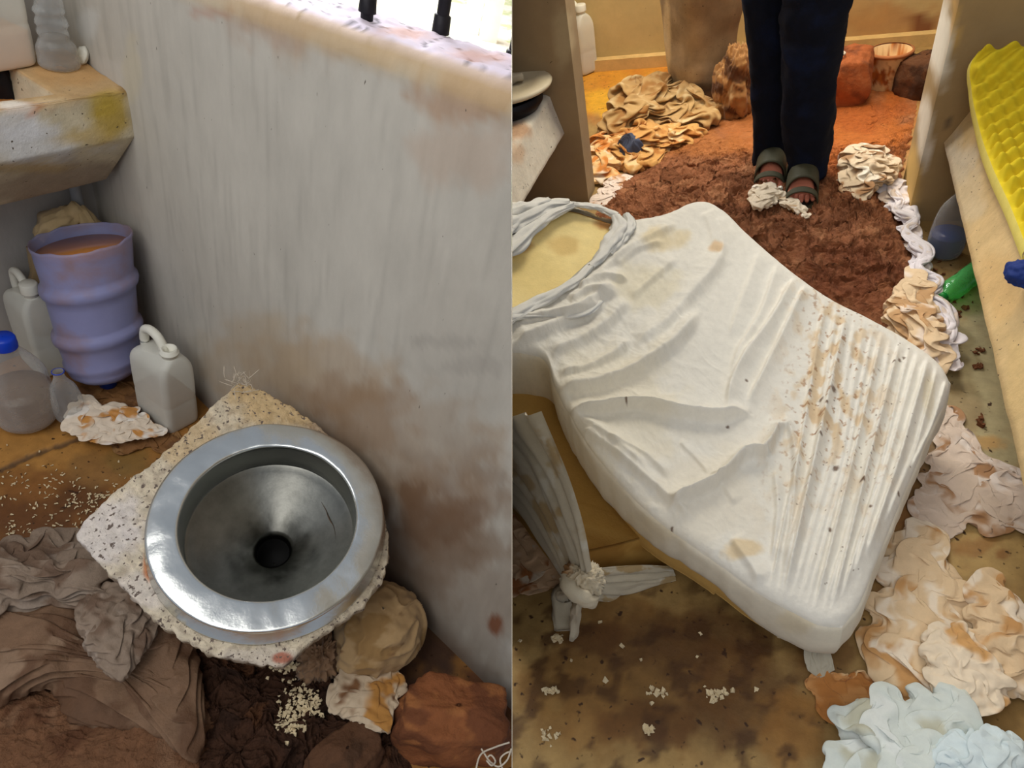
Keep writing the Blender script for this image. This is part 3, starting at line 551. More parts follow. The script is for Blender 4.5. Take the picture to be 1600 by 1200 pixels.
sp = [(374, 600), (410, 612), (455, 636), (500, 668), (560, 735), (600, 812), (606, 860), (596, 905), (560, 950), (500, 990), (446, 1034), (400, 1032), (330, 1018), (280, 992), (245, 968), (212, 935), (170, 893), (122, 838), (135, 812), (185, 765), (240, 722), (300, 668), (340, 628)]
ob = np.array([U(A, x, y, Nn, Ds) for x, y in sp]); b = closed(ob, 360); cc_ = b.mean(0); nr, nt = 40, 360
b = b + ((b - cc_) / np.linalg.norm(b - cc_, axis=1)[:, None]) * (.004 * fbm(b[:, 0] * 60, b[:, 1] * 60, 2.0, 3))[:, None]
hd = b - cc_; a1_ = hd @ ax1; a2_ = hd @ ax2; th_ = np.arctan2(a2_, a1_); cr = Cn - Nn * .047
hole = cr + Ra * .86 * (np.outer(np.cos(th_), ax1) + np.outer(np.sin(th_), ax2)); r = np.linspace(0, 1, nr)[:, None, None]; V = [(hole[None] + (b - hole)[None] * r).reshape(-1, 3)]
V[0] = V[0] + np.outer(.003 * fbm(V[0][:, 0] * 60, V[0][:, 1] * 60, 3.0, 4) + .002 * np.clip(fbm(V[0][:, 0] * 25, V[0][:, 1] * 25, 6.0), -1, 0), Nn)
dn = cc_ + (b - cc_) * 1.005
for k, (off, dz) in enumerate(((1.008, .005), (1.01, .014), (1.0, .028), (.985, .042), (.96, .05), (.86, .055))):
    V.append(cc_ + (b - cc_) * off + .003 * fbm(b[:, 0] * 40, b[:, 1] * 40, k * 2.0, 3)[:, None] * (b - cc_) / .2 - Nn * dz)
V = np.concatenate(V); q, _ = proj(A, V); col = np.broadcast_to(lin((214, 200, 176)), V.shape).copy()
col = col * (1 + .2 * fbm(V[:, 0] * 50, V[:, 1] * 50, 3.0)[:, None]); kk = sm(.05, .35, fbm(V[:, 0] * 70, V[:, 1] * 70, V[:, 2] * 70, 2))[:, None]; col = col * (1 - .32 * kk) + lin((130, 108, 96)) * .32 * kk
col = paint(q, col, [(430, 620, 100, 50, (204, 172, 120), .75), (300, 690, 60, 50, (206, 176, 130), .6), (170, 830, 60, 60, (226, 218, 216), .7), (210, 930, 50, 30, (222, 212, 206), .6), (400, 1030, 80, 20, (212, 200, 186), .7), (440, 1028, 14, 8, (170, 80, 50), .8), (232, 875, 8, 30, (196, 112, 50), .8), (520, 680, 40, 40, (150, 118, 86), .6)], 9)
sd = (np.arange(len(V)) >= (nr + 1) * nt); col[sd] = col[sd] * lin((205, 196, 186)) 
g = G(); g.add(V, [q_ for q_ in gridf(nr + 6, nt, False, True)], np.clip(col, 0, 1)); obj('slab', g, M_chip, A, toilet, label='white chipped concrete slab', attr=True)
g = G(); pb = cc_ + (b - cc_) * .62 - Nn * .045; pb0 = pb.copy(); pb0[:, 2] = 0; v, f = prism(pb0[::4], pb[::4]); g.add(v, f[2:], lin((120, 96, 76))); obj('pedestal', g, M_conc, A, toilet, attr=True)
# ---- cloths, mud and stones around the toilet
CO = [(138, 120, 104), ((112, 90, 74), .0), ((152, 136, 122), .25)]; CM = [(122, 94, 72), ((98, 70, 50), -.05), ((138, 112, 90), .3)]
g = G(); out = [(-60, 1030), (-30, 900), (30, 878), (95, 850), (150, 856), (205, 905), (262, 930), (300, 985), (290, 1050), (200, 1100), (120, 1120), (30, 1110)]
MO = [(128, 90, 64), ((108, 72, 50), .05), ((140, 104, 78), .25)]
gm = G(); cloth(gm, A, [(-150, 1120), (-40, 1040), (60, 1060), (180, 1040), (300, 1020), (360, 1080), (350, 1210), (300, 1320), (60, 1400), (-150, 1330)], MO, h=.055, amp=.006, fs=16, seed=12, nr=110, nt=300, hor=.8, k=1.2, an=.8, fine=1.0)
obj('mud_mound', gm, M_mud, A, label='smooth brown mud mound in the bottom left corner under the brown cloth', cat='mud', attr=True)
simcloth(g, A, [(-40, 1120), (-40, 960), (60, 935), (150, 925), (240, 950), (300, 985), (316, 1060), (318, 1140), (308, 1196), (240, 1150), (170, 1142), (110, 1132), (75, 1085)], CM, ex=1.34, n=100, seed=6, dome=.09, fl=7, z0=.03)
simcloth(g, A, [(-60, 1000), (-40, 880), (20, 870), (95, 845), (140, 842), (190, 880), (235, 935), (262, 965), (240, 1010), (150, 990), (60, 1010)], CO, ex=1.74, n=100, seed=3, dome=.15, fl=6, z0=.02)
simcloth(g, A, [(120, 960), (150, 925), (205, 912), (240, 945), (248, 985), (225, 1030), (190, 1070), (140, 1030)], CO, ex=1.41, n=70, seed=23, dome=.05, fl=4, z0=.11)
obj('muddy_blanket', g, M_wet, A, label='crumpled grey-brown blanket caked with mud at the lower left of the toilet', cat='blanket', attr=True, sub=1)
g = G(); cloth(g, A, [(255, 1010), (290, 985), (400, 1030), (520, 1010), (620, 1080), (640, 1230), (480, 1330), (300, 1280), (300, 1120)], [(76, 50, 36), ((58, 38, 28), .0), ((98, 64, 42), .2)], h=.03, amp=.016, fs=26, seed=15, nr=120, nt=320, hor=.8, k=1.0, an=.9, fine=1.2)
obj('loose_soil', g, M_mud, A, kind='stuff', label='dark crumbly soil heaped under the front of the toilet slab', cat='soil', attr=True)
def at(px, py, z): return UZ(A, px, py, z)
g = G(); blob(g, at(592, 985, .085), (.098, .086, .085), 5, .10, .9, 90, cols=[(172, 142, 102), ((150, 118, 76), .05), ((120, 90, 60), .5)], ridge=.09, zmin=.002, cs=12)
obj('cloth_bundle', g, M_cloth, A, label='round tan cloth bundle lying between the toilet and the wall', cat='bundle', attr=True)
g = G(); blob(g, at(502, 1030, .05), (.04, .035, .045), 8, .2, 2, 44, cols=[(140, 110, 84), ((110, 82, 60), .1)], ridge=.4, zmin=.002); obj('brown_rag', g, M_cloth, A, label='small twisted brown rag just below the toilet rim, left of the tan bundle', cat='rag', attr=True)
g = G(); simcloth(g, A, [(524, 1060), (560, 1045), (620, 1052), (636, 1078), (612, 1095), (608, 1148), (570, 1138), (512, 1112)], [(196, 176, 150), ((176, 126, 66), .15), ((120, 84, 56), .45)], ex=1.47, n=60, seed=31, dome=.03, fl=6, z0=.055); obj('stained_rag', g, M_cloth, A, label='off-white rag with orange stains below the tan cloth bundle', cat='rag', attr=True, sub=1)
def stone(px, py, z, rad, ang, seed, cols, label, name='stone', group=None, room=A, cut=True):
    g = G(); blob(g, UZ(room, px, py, z), rad, seed, .16, 1.3, 60, R=rot('Z', ang), cols=cols, box_=.45, zmin=.0); return obj(name, g, M_rock, room, label=label, cat='stone', group=group, cut=cut, attr=True)
SC = [(136, 82, 48), ((112, 66, 40), .0), ((154, 98, 56), .3)]
stone(705, 1130, .05, (.07, .115, .085), 30, 4, SC, 'large orange-brown clay stone at the foot of the wall, bottom right of the left-hand view')
stone(540, 1185, .03, (.072, .05, .05), -10, 9, [(92, 62, 42), ((76, 52, 36), .0)], 'flat dark brown stone at the bottom edge, below the stained rag')
g = G(); rs = np.random.RandomState(2)
for P in ([(742, 1210), (752, 1178), (772, 1168), (796, 1160)], [(752, 1170), (768, 1192), (778, 1198), (792, 1188), (799, 1170)], [(760, 1185), (766, 1180), (774, 1190), (768, 1196), (760, 1188)], [(786, 1205), (782, 1185), (792, 1176), (799, 1174)]):
    tube(g, [at(x, y, .155 + .004 * i) for i, (x, y) in enumerate(P)], .0016, 6, 30)
obj('white_string', g, M_string, A, label='tangled thin white string lying on the large clay stone', cat='string', cut=True)
g = G(); rs = np.random.RandomState(9)
for i in range(26):
    p = U(A, 378 + rs.normal() * 9, 600 + rs.normal() * 6, Nn, Ds + .004); d1, d2 = rs.normal(size=3) * .010, rs.normal(size=3) * .010; d1[2] = abs(d1[2]); d2[2] = abs(d2[2])
    tube(g, [p, p + d1, p + d1 + d2], .0007, 5, 10)
obj('fibre_tuft', g, M_string, A, label='little tuft of pale fibres on the far corner of the toilet slab', cat='fibres')
def flakes(room, pts, name, label, cat, m, smin=.002, smax=.005, n=60, z=.004, seed=1, lng=1.0):
    rs = np.random.RandomState(seed); g = G()
    for i in range(n):
        cx, cy, sx, sy = pts[rs.randint(len(pts))]; p = UZ(room, cx + rs.normal() * sx, cy + rs.normal() * sy, z); s = rs.uniform(smin, smax)
        v = rs.normal(size=(8, 3)) * s * .25 + s * np.array([(x, y, z_) for x in (-.5, .5) for y in (-.5, .5) for z_ in (-.35, .35)]) * np.array([lng, 1, 1]); v = v @ rot('Z', rs.uniform(0, 360)).T
        g.add(v + p, [(0, 1, 3, 2), (4, 6, 7, 5), (0, 4, 5, 1), (2, 3, 7, 6), (0, 2, 6, 4), (1, 5, 7, 3)])
    return obj(name, g, m, room, kind='stuff', label=label, cat=cat, smooth=False)
flakes(A, [(462, 1090, 14, 14), (455, 1130, 12, 10), (485, 1100, 8, 10), (445, 1040, 12, 5)], 'foam_crumbs', 'cream foam crumbs scattered on the dark soil in front of the toilet', 'crumbs', M_crumb, .002, .006, 300, .05, 3)
flakes(A, [(60, 760, 60, 26), (120, 780, 40, 22), (60, 830, 40, 12), (150, 790, 22, 14)], 'pale_larvae', 'tiny pale specks scattered over the brown stained floor left of the toilet', 'specks', M_crumb, .0012, .0026, 260, .003, 5, 3.0)
g = G(); simcloth(g, A, [(104, 655), (131, 622), (152, 642), (182, 634), (212, 642), (238, 664), (257, 681), (218, 689), (172, 697), (132, 690), (103, 676)], [(224, 208, 188), ((196, 138, 72), .22), ((232, 224, 214), .3)], ex=1.61, n=76, seed=9, dome=.02, fl=6, z0=.02); wr = g
g = G(); simcloth(g, A, [(120, 612), (165, 596), (215, 606), (250, 650), (282, 690), (262, 712), (238, 700), (205, 708), (190, 712), (175, 690), (120, 650)], [(132, 92, 54), ((104, 70, 42), .0), ((150, 112, 70), .3)], ex=1.41, n=70, seed=19, fl=7)
obj('wet_brown_cloth', g, M_wet, A, label='soaked brown cloth on the floor beneath the inverted bottle and white rag', cat='cloth', attr=True, sub=1)
obj('white_rag', wr, M_cloth, A, label='white rag with rust stains in front of the inverted water bottle', cat='rag', attr=True, sub=1)
# ================================================================== CELL B (right)
def uB(px, py, z=0.0): return UZ(B, px, py, z)
def uY(px, py, Y): return U(B, px, py, (0, 1, 0), Y)
V, q, col, f = floor_grid(B, -1.6, 1.0, 0.15, 3.75, 330, 460, (158, 128, 78), [
    (1530, 600, 110, 190, (176, 166, 128), .85), (1560, 480, 60, 80, (168, 160, 122), .8), (1540, 860, 90, 60, (186, 156, 100), .8), (1580, 1120, 60, 80, (164, 130, 78), .7),
    (1000, 1060, 220, 120, (112, 74, 30), .7), (1080, 1000, 160, 60, (84, 54, 24), .75), (950, 960, 80, 40, (120, 84, 40), .6), (1160, 1100, 120, 90, (92, 58, 24), .7), (900, 1110, 110, 70, (140, 102, 52), .6), (1010, 1130, 90, 40, (96, 60, 24), .7), (930, 1000, 60, 30, (90, 56, 24), .75),  # dark brown front floor: stain, with part of the mattress shade put in
    (1240, 1140, 60, 70, (150, 104, 46), .7), (1290, 1020, 60, 50, (104, 70, 34), .7), (1440, 760, 60, 120, (110, 76, 44), .7), (1420, 900, 80, 120, (150, 104, 58), .7), (1500, 640, 40, 50, (130, 100, 62), .5),
    (1500, 445, 40, 20, (130, 100, 60), .6), (1480, 410, 40, 20, (150, 120, 80), .6), (980, 120, 130, 70, (206, 140, 40), .9), (960, 160, 50, 30, (222, 170, 50), .8, 1.2), (1010, 100, 80, 16, (196, 128, 44), .7), (1200, 180, 260, 120, (176, 100, 36), .8), (1350, 130, 120, 60, (150, 84, 34), .8), (1540, 690, 30, 12, (190, 140, 70), .6, 1.5), (1530, 850, 40, 18, (150, 100, 50), .6, 1.5), (1565, 865, 14, 10, (140, 90, 46), .7)], 7.0, 'floor')
kk = sm(.1, .5, fbm(V[:, 0] * 22, V[:, 1] * 22, 3.3, 4))[:, None] * sm(840, 960, q[:, 1])[:, None] * sm(1340, 1240, q[:, 0])[:, None]; col = col * (1 - .75 * kk) + lin((70, 42, 18)) * .75 * kk  # ragged brown staining that also carries painted-in shade below the mattress
g = G(); g.add(V, f, np.clip(col, 0, 1)); obj('floor', g, M_floor, B, kind='structure', cut=True, attr=True)
# ---- cross wall with the doorway
M_wallB = mat('tan_plaster', None, 0.85, attr=True, vary=0.08, scale=16, bump=0.2, bs=60, bd=0.003, speck=(96, 82, 62), sp=(0.76, 0.8), ss=70)
def wall_box(name, x0, x1, y0, y1, z1, base, spots, seed, z0=0.0, shear=0.0, room=B, cut=True):
    g = G()
    def face(o_, u_, v_, nu, nv):
        uu, vv = np.meshgrid(np.linspace(0, 1, nu), np.linspace(0, 1, nv), indexing='ij'); V = np.array(o_, float) + uu.reshape(-1, 1) * np.array(u_, float) + vv.reshape(-1, 1) * np.array(v_, float)
        V[:, 1] += shear * (V[:, 0] - x0); q, _ = proj(room, V); col = np.broadcast_to(lin(base), V.shape) * (1 + .10 * fbm(V[:, 0] * 5 + V[:, 1] * 5, V[:, 2] * 5, seed)[:, None]); g.add(V, gridf(nu, nv), np.clip(paint(q, col, spots, seed), 0, 1))
    W, D = x1 - x0, y1 - y0
    face((x0, y0, z0), (W, 0, 0), (0, 0, z1), 80, 140); face((x0, y0, z0), (0, D, 0), (0, 0, z1), 30, 140); face((x1, y0, z0), (0, D, 0), (0, 0, z1), 30, 140); face((x0, y1, z0), (W, 0, 0), (0, 0, z1), 20, 60); face((x0, y0, z0 + z1), (W, 0, 0), (0, D, 0), 20, 10)
    return obj(name, g, M_wallB, room, kind='structure', cut=cut, attr=True, smooth=False)
pl = uB(920, 316); pl2 = uB(937, 298); prr = uB(1424, 345); pr2 = uB(1405, 288)
wall_box('wall_left', -1.7, pl[0], pl[1], pl[1] + .10, 2.3, (160, 138, 106), [(880, 60, 20, 60, (200, 184, 150), .5), (860, 250, 60, 60, (150, 132, 110), .5)], 3)  # pale spot up the jamb imitates light from the inner cell
wall_box('wall_right', prr[0] - .012, 1.5, prr[1], pr2[1], 2.3, (154, 128, 88), [(1470, 60, 22, 70, (226, 220, 204), .9, .5), (1445, 200, 14, 60, (224, 216, 200), .8, .5), (1425, 280, 14, 60, (206, 168, 96), .8, .5), (1492, 40, 8, 60, (200, 160, 90), .6), (1480, 192, 8, 6, (80, 70, 60), .8)], 5)  # near-white jamb spots put the inner cell's light into the colour
# ---- back wall
yb_ = 3.60
wall_box('wall_back', -2.3, 1.3, yb_, yb_ + .1, 1.6, (196, 172, 120), [(1400, 60, 120, 60, (170, 110, 60), .55), (1440, 40, 20, 22, (120, 72, 44), .9, 1.3), (1330, 20, 60, 30, (196, 150, 90), .5), (1420, 110, 90, 30, (120, 74, 40), .7)], 8)
g = G(); zl_ = .055; box(g, (-2.3, yb_ - .05, 0), (1.3, yb_, zl_)); M_led2 = mat('pale_ledge', (206, 172, 112), 0.85, vary=0.2); obj('baseboard_back', g, M_led2, B, kind='structure', cut=True, smooth=False)
# ---- concrete pedestal beyond the doorway
a = Ax(B, 1092, 152); g = G(); zz = [a.z(y) for y in (152, 130, 100, 60, 20, -30)]; hw = [34, 42, 47, 52, 58, 66]
def pedw(v):
    th = np.arctan2(v[..., 1], v[..., 0]); v[..., :2] *= (1 + .06 * np.cos(4 * th + .4) + .05 * pn(v[..., 0] * 9, v[..., 1] * 9, v[..., 2] * 9))[..., None]; v[..., 0] += .10 * sm(0, .5, v[..., 2]) * .12; return v
P = spline([(a.r(w_, z_), z_) for w_, z_ in zip(hw, zz)], 40); g0 = G(); lathe(g0, [(.001, P[-1][1])][:0] + list(map(tuple, P)) + [(P[-1][0] * .6, P[-1][1]), (.01, P[-1][1])], a.p, 80, wob=pedw)
V = g0.v[0]; q, _ = proj(B, V); col = np.broadcast_to(lin((158, 136, 104)), V.shape) * (1 + .25 * fbm(V[:, 0] * 12, V[:, 1] * 12, V[:, 2] * 12)[:, None]); col = paint(q, col, [(1105, 135, 24, 12, (70, 50, 34), .6), (1100, 115, 30, 20, (196, 176, 146), .5), (1042, 60, 7, 90, (220, 196, 150), .7, .4), (1120, 20, 50, 40, (110, 86, 60), .4)], 3)
g.add(V, g0.f, np.clip(col, 0, 1)); obj('concrete_pedestal', g, M_conc, B, label='rough grey concrete pedestal standing beyond the doorway, left of the person', cat='pedestal', attr=True)
can_px(B, (880, 112), (912, 121), (938, 110), 2, 'white jerrycan with brown liquid in its lower part against the back wall', liquid=.33, cap=True)
# ---- things along the back wall
ORC = [(176, 116, 60), ((140, 84, 44), .0), ((206, 160, 96), .25)]
g = G(); blob(g, uB(1148, 140, .10), (.075, .08, .16), 3, .25, 1.6, 60, cols=[(170, 124, 76), ((96, 64, 42), .1), ((196, 164, 118), .35)], ridge=.14, cs=10, zmin=0); obj('crumpled_sack', g, M_cloth, B, label='crumpled orange-brown sack between the pedestal and the person', cat='sack', attr=True)
stone(1312, 128, .08, (.12, .10, .12), 10, 2, [(166, 92, 50), ((128, 70, 40), .0)], 'reddish clay stone by the back wall, between the person and the bucket', room=B)
stone(1440, 122, .05, (.09, .10, .09), 40, 12, [(96, 60, 36), ((70, 44, 28), .0)], 'dark clay stone by the doorway, right of the bucket', room=B)
a = Ax(B, 1382, 136); g = G(); z1 = a.z(80); t = root('bucket', B, a.p, 'small pale bucket smeared with orange mud by the back wall', 'bucket'); r0, r1 = a.r(22, 0), a.r(29, z1)
gg = G(); lathe(gg, [(.001, 0), (r0, 0)] + [(r0 + (r1 - r0) * k, z1 * k) for k in np.linspace(.03, 1, 24)] + [(r1 * 1.06, z1), (r1 * 1.06, z1 + .004), (r1 * .97, z1 + .004), (r1 * .9, z1 * .7), (r1 * .85, z1 * .68), (.001, z1 * .68)], a.p, 60)
V = gg.v[0]; g.add(V, gg.f, patch_cols(V[:, 0], V[:, 2] * .5, [(226, 190, 140), ((190, 112, 52), .0), ((150, 84, 44), .3)], 3, 22)); obj('bucket_body', g, M_foam, B, t, attr=True)
g = G(); lathe(g, [(r1 * 1.0, z1 * .96), (r1 * 1.12, z1 * .97), (r1 * 1.12, z1 + .006), (r1 * 1.0, z1 + .008)], a.p, 50); obj('bucket_rim', g, mat('muddy_rim', (176, 110, 66), .8), B, t)
g = G(); tube(g, [uB(x, y, .2) for x, y in ((1303, 72), (1312, 78), (1320, 84), (1310, 88), (1302, 80), (1312, 74), (1318, 70))], .004, 8, 50); obj('pale_string', g, M_string, B, label='loop of pale string lying on the clay stone beside the person', cat='string')
# ---- mud spread over the doorway
g = G(); MB_ = [(156, 100, 66), ((130, 80, 50), .0), ((176, 120, 82), .25)]
mud_out = [(930, 330), (958, 290), (1010, 262), (1060, 215), (1130, 180), (1180, 140), (1300, 128), (1400, 130), (1432, 160), (1422, 220), (1408, 270), (1402, 320), (1425, 385), (1442, 440), (1425, 470), (1395, 510), (1330, 520), (1200, 470), (1050, 430), (960, 380)]
cloth(g, B, mud_out, MB_, h=.075, amp=.013, fs=21, seed=41, nr=230, nt=560, hor=1.2, k=1.0, an=.9, fine=1.8, rag=.02, cen=(1250, 300), prof=lambda r_: 1 - r_ ** 3, warp=.9)
V = g.v[0]; q, _ = proj(B, V); fl = sm(250, 170, q[:, 1]); V[:, 2] = V[:, 2] * (1 - .75 * fl); c_ = g.c[0].copy(); c_ = paint(q, c_, [(1330, 190, 150, 70, (196, 110, 44), .8), (1180, 200, 60, 50, (180, 108, 52), .7), (1080, 220, 80, 30, (180, 112, 56), .7), (1360, 160, 80, 24, (170, 86, 36), .6), (1330, 430, 90, 60, (116, 62, 38), .6), (1300, 250, 80, 30, (176, 98, 50), .6)], 2); g.c[0] = np.clip(c_, 0, 1)
obj('mud', g, M_mud, B, kind='stuff', label='brown trampled mud spread through the doorway and under the mattress', cat='mud', attr=True)
TN = [(184, 150, 100), ((156, 112, 62), .1), ((206, 182, 138), .3)]
g = G(); simcloth(g, B, [(945, 215), (960, 170), (985, 140), (1020, 142), (1050, 165), (1085, 175), (1130, 185), (1105, 205), (1060, 205), (1010, 200), (970, 225)], TN, ex=1.94, n=90, seed=52, dome=.12, fl=5, kick=.04)
obj('tan_blanket', g, M_cloth, B, label='crumpled tan blanket heaped on the wet floor beyond the left door jamb', cat='blanket', attr=True, sub=1)
g = G(); simcloth(g, B, [(950, 235), (965, 215), (1010, 205), (1070, 210), (1100, 215), (1080, 232), (1045, 240), (1030, 262), (985, 275), (960, 262)], [(202, 152, 88), ((172, 112, 54), .1), ((222, 190, 140), .3)], ex=1.81, n=80, seed=57, dome=.08, fl=7, kick=.03)
obj('orange_cloth', g, M_cloth, B, label='orange-stained cloth crumpled in front of the tan blanket', cat='cloth', attr=True, sub=1)
g = G(); cloth(g, B, [(958, 240), (985, 230), (1010, 232), (1005, 245), (975, 250)], [(70, 76, 96), ((50, 50, 62), .1)], h=.10, amp=.02, fs=18, seed=3, nr=40, nt=120, z0=.03); obj('grey_blue_rag', g, M_cloth, B, label='small dark grey-blue rag showing among the orange-stained cloths', cat='rag', attr=True)
g = G(); simcloth(g, B, [(925, 225), (945, 220), (962, 240), (968, 265), (958, 288), (932, 290), (925, 260)], [(226, 186, 130), ((206, 130, 60), .0), ((232, 214, 190), .25)], ex=1.81, n=60, seed=59, dome=.07, fl=5, kick=.03); obj('orange_white_cloth', g, M_cloth, B, label='white cloth with orange stains crumpled against the left door jamb', cat='cloth', attr=True, sub=1)
g = G(); simcloth(g, B, [(925, 322), (940, 300), (965, 278), (988, 280), (975, 300), (950, 325)], [(222, 204, 190), ((196, 150, 110), .2)], ex=1.54, n=50, seed=60, dome=.03, fl=5); obj('pale_rag', g, M_cloth, B, label='pale rag at the left edge of the mud by the left door jamb', cat='rag', attr=True, sub=1)
# ---- person (legs below the picture's top edge, up to the waist)
zm = .055
fl_, fr_ = uB(1203, 280, zm), uB(1252, 304, zm)
per = bpy.data.meshes.new('person'); pv, pe, prd = [], [], []
def chain(pts, rad, start=None):
    k = start
    for p, r in zip(pts, rad):
        pv.append(tuple(p)); prd.append(r); i = len(pv) - 1
        if k is not None: pe.append((k, i))
        k = i
    return k
pel = (fl_ + fr_) / 2; pel = np.array([pel[0] + .015, pel[1] + .07, .98]); chain([pel, pel + (0, 0, .12)], [.08, .07])
feet = []; YL, YR = fl_[1] + .08, fr_[1] + .08; pel = uY(1240, -250, (YL + YR) / 2); pv[0] = tuple(pel); pv[1] = tuple(pel + (0, 0, .10))
for (ft, sx) in ((fl_, -1), (fr_, 1)):
    hip = uY(1190, -180, YL) if sx < 0 else uY(1288, -170, YR); ank = uY(1204, 252, YL) if sx < 0 else uY(1261, 270, YR); knee = uY(1197, 50, YL) if sx < 0 else uY(1268, 60, YR)
    k = chain([hip, hip * .5 + knee * .5, knee, knee * .5 + ank * .5, ank], [.050, .045, .036, .034, .027], 0)
    k2 = chain([ft + (0, .05, .055), ft + (0, .0, .040), ft + (0, -.045, .032)], [.034, .036, .030], k)
    for j in range(5):
        xo = (j - 2) * .017 * -sx; ln = (.040, .036, .032, .028, .022)[j]; r_ = (.0115, .008, .0078, .0075, .007)[j]; xo = -sx * (.034 - j * .0165)
        chain([ft + (xo, -.062, .029), ft + (xo * 1.05, -.062 - ln, .024)], [r_ * 1.15, r_], k2)
    feet.append((ft, sx))
pv = np.array(pv); base = np.array([pel[0], pel[1], zm]); per.from_pydata((pv - base).tolist(), pe, []); po = bpy.data.objects.new('person', per); C.objects.link(po); po.matrix_world = T_B @ Matrix.Translation(tuple(base)); BASE['person'] = base
sk = po.modifiers.new('skin', 'SKIN'); sv = per.skin_vertices[0].data
for i, r in enumerate(prd): sv[i].radius = (r, r); sv[i].use_root = (i == 0)
sb = po.modifiers.new('smooth', 'SUBSURF'); sb.levels = 2; sb.render_levels = 2
per.materials.append(mat('skin', (196, 120, 96), .55, vary=.06, bump=.05)); po['label'] = 'person in dark navy jeans and open-toed olive sandals standing on the mud in the doorway'; po['category'] = 'person'
M_jean = mat('navy_denim', (15, 18, 30), .9, spec=.15, vary=.25, scale=12, bump=.5, bs=180, bd=.0015, col2=(18, 27, 52), c2=(.5, .7), s2=8)
g = G()
def leg(pts, n=64, seed=0):
    rows = []; 
    for (cx, y, hw_, Y) in pts: 
        p = uY(cx, y, Y); rows.append((*p, hw_ * proj(B, p)[1][0] / F))
    R_ = spline(rows, 110); th = np.linspace(0, 2 * math.pi, n, endpoint=False); v = []
    zt_, zb_ = R_[0][2], R_[-1][2]
    for cx, cy, cz, r_ in R_:
        wv = 1 + .045 * np.array(pn(np.cos(th) * 1.5, np.sin(th) * 1.5, cz * 16 + seed)) * 2 + .03 * np.clip(1 - np.abs(pn(np.cos(th) * 1.2, np.sin(th) * 1.2, cz * 30 + seed)) * 3, 0, 1)
        v.append(np.stack([cx + r_ * wv * np.cos(th), cy + r_ * wv * .92 * np.sin(th), np.full(n, cz) + .004 * np.sin(th)], 1))
    v.append(v[-1] * [1, 1, 1] + (np.array([R_[-1][0], R_[-1][1], R_[-1][2]]) - v[-1]) * [.06, .06, 0]); v.append(v[-1] + np.array([0, 0, .05]))
    g.add(np.concatenate(v), [q_ for q_ in gridf(len(v), n, False, True)])
leg([(1188, -300, 62, YL), (1190, -160, 52, YL), (1196, 0, 33, YL), (1200, 80, 30, YL), (1202, 150, 27, YL), (1203, 205, 25, YL), (1204, 252, 26, YL)], seed=1)
leg([(1296, -300, 66, YR), (1290, -160, 62, YR), (1276, 0, 52, YR), (1268, 80, 44, YR), (1263, 150, 39, YR), (1262, 210, 36, YR), (1261, 272, 27, YR)], seed=6)
blob(g, uY(1240, -285, (YL + YR) / 2), (.19, .13, .14), 3, .03, 1, 30); p = uY(1240, -290, (YL + YR) / 2); lathe(g, [(.17, .02), (.165, .10), (.16, .17), (.14, .18), (.001, .18)], p, 48, wob=lambda v: v * np.array([1, .75, 1]))
obj('jeans', g, M_jean, B, po)
M_sand = mat('olive_sandal', (64, 62, 44), .75, vary=.15, bump=.4, bs=120, bd=.002, clear=.1)
for ft, sx in feet:
    g = G(); n = 60; th = np.linspace(0, 2 * math.pi, n, endpoint=False); sh = np.stack([.049 * np.cos(th) * (1 - .12 * np.sin(th)), .128 * np.sin(th)], 1) + [0, .02]
    v = [np.column_stack([ft[0] + sh[:, 0] * s_, ft[1] + sh[:, 1] * s_ - .02, np.full(n, ft[2] - .014 + z_)]) for s_, z_ in ((.94, 0), (1.0, .006), (1.02, .018), (1.0, .030), (.9, .034))]; g.add(np.concatenate(v), [q_ for q_ in gridf(5, n, False, True)] + [tuple(range(n))[::-1], tuple(4 * n + k for k in range(n))]); obj('sandal_sole', g, M_sand, B, po)
    for (y0, y1, rise) in ((-.088, -.062, .050), (-.045, .035, .078)):
        g = G(); th2 = np.linspace(0, math.pi, 26); ys2 = np.linspace(y0, y1, 8); v = []
        for y_ in ys2:
            rz = rise * (1 + 2.2 * (y_ - y0)) ; v.append(np.column_stack([ft[0] + .050 * np.cos(th2), np.full(26, ft[1] + y_), ft[2] + .010 + rz * np.sin(th2) ** .7]))
        g.add(np.concatenate(v), gridf(8, 26)); obj('sandal_strap', g, M_sand, B, po, solid=.004)
    g = G(); v = []
    for z_, s_ in ((.012, 1), (.05, 1.02), (.075, .95)):
        v.append(np.column_stack([ft[0] + .049 * s_ * np.cos(th2), ft[1] + .055 + .062 * s_ * np.sin(th2), np.full(26, ft[2] + z_)]))
    g.add(np.concatenate(v), gridf(3, 26)); obj('sandal_heel', g, M_sand, B, po, solid=.004)
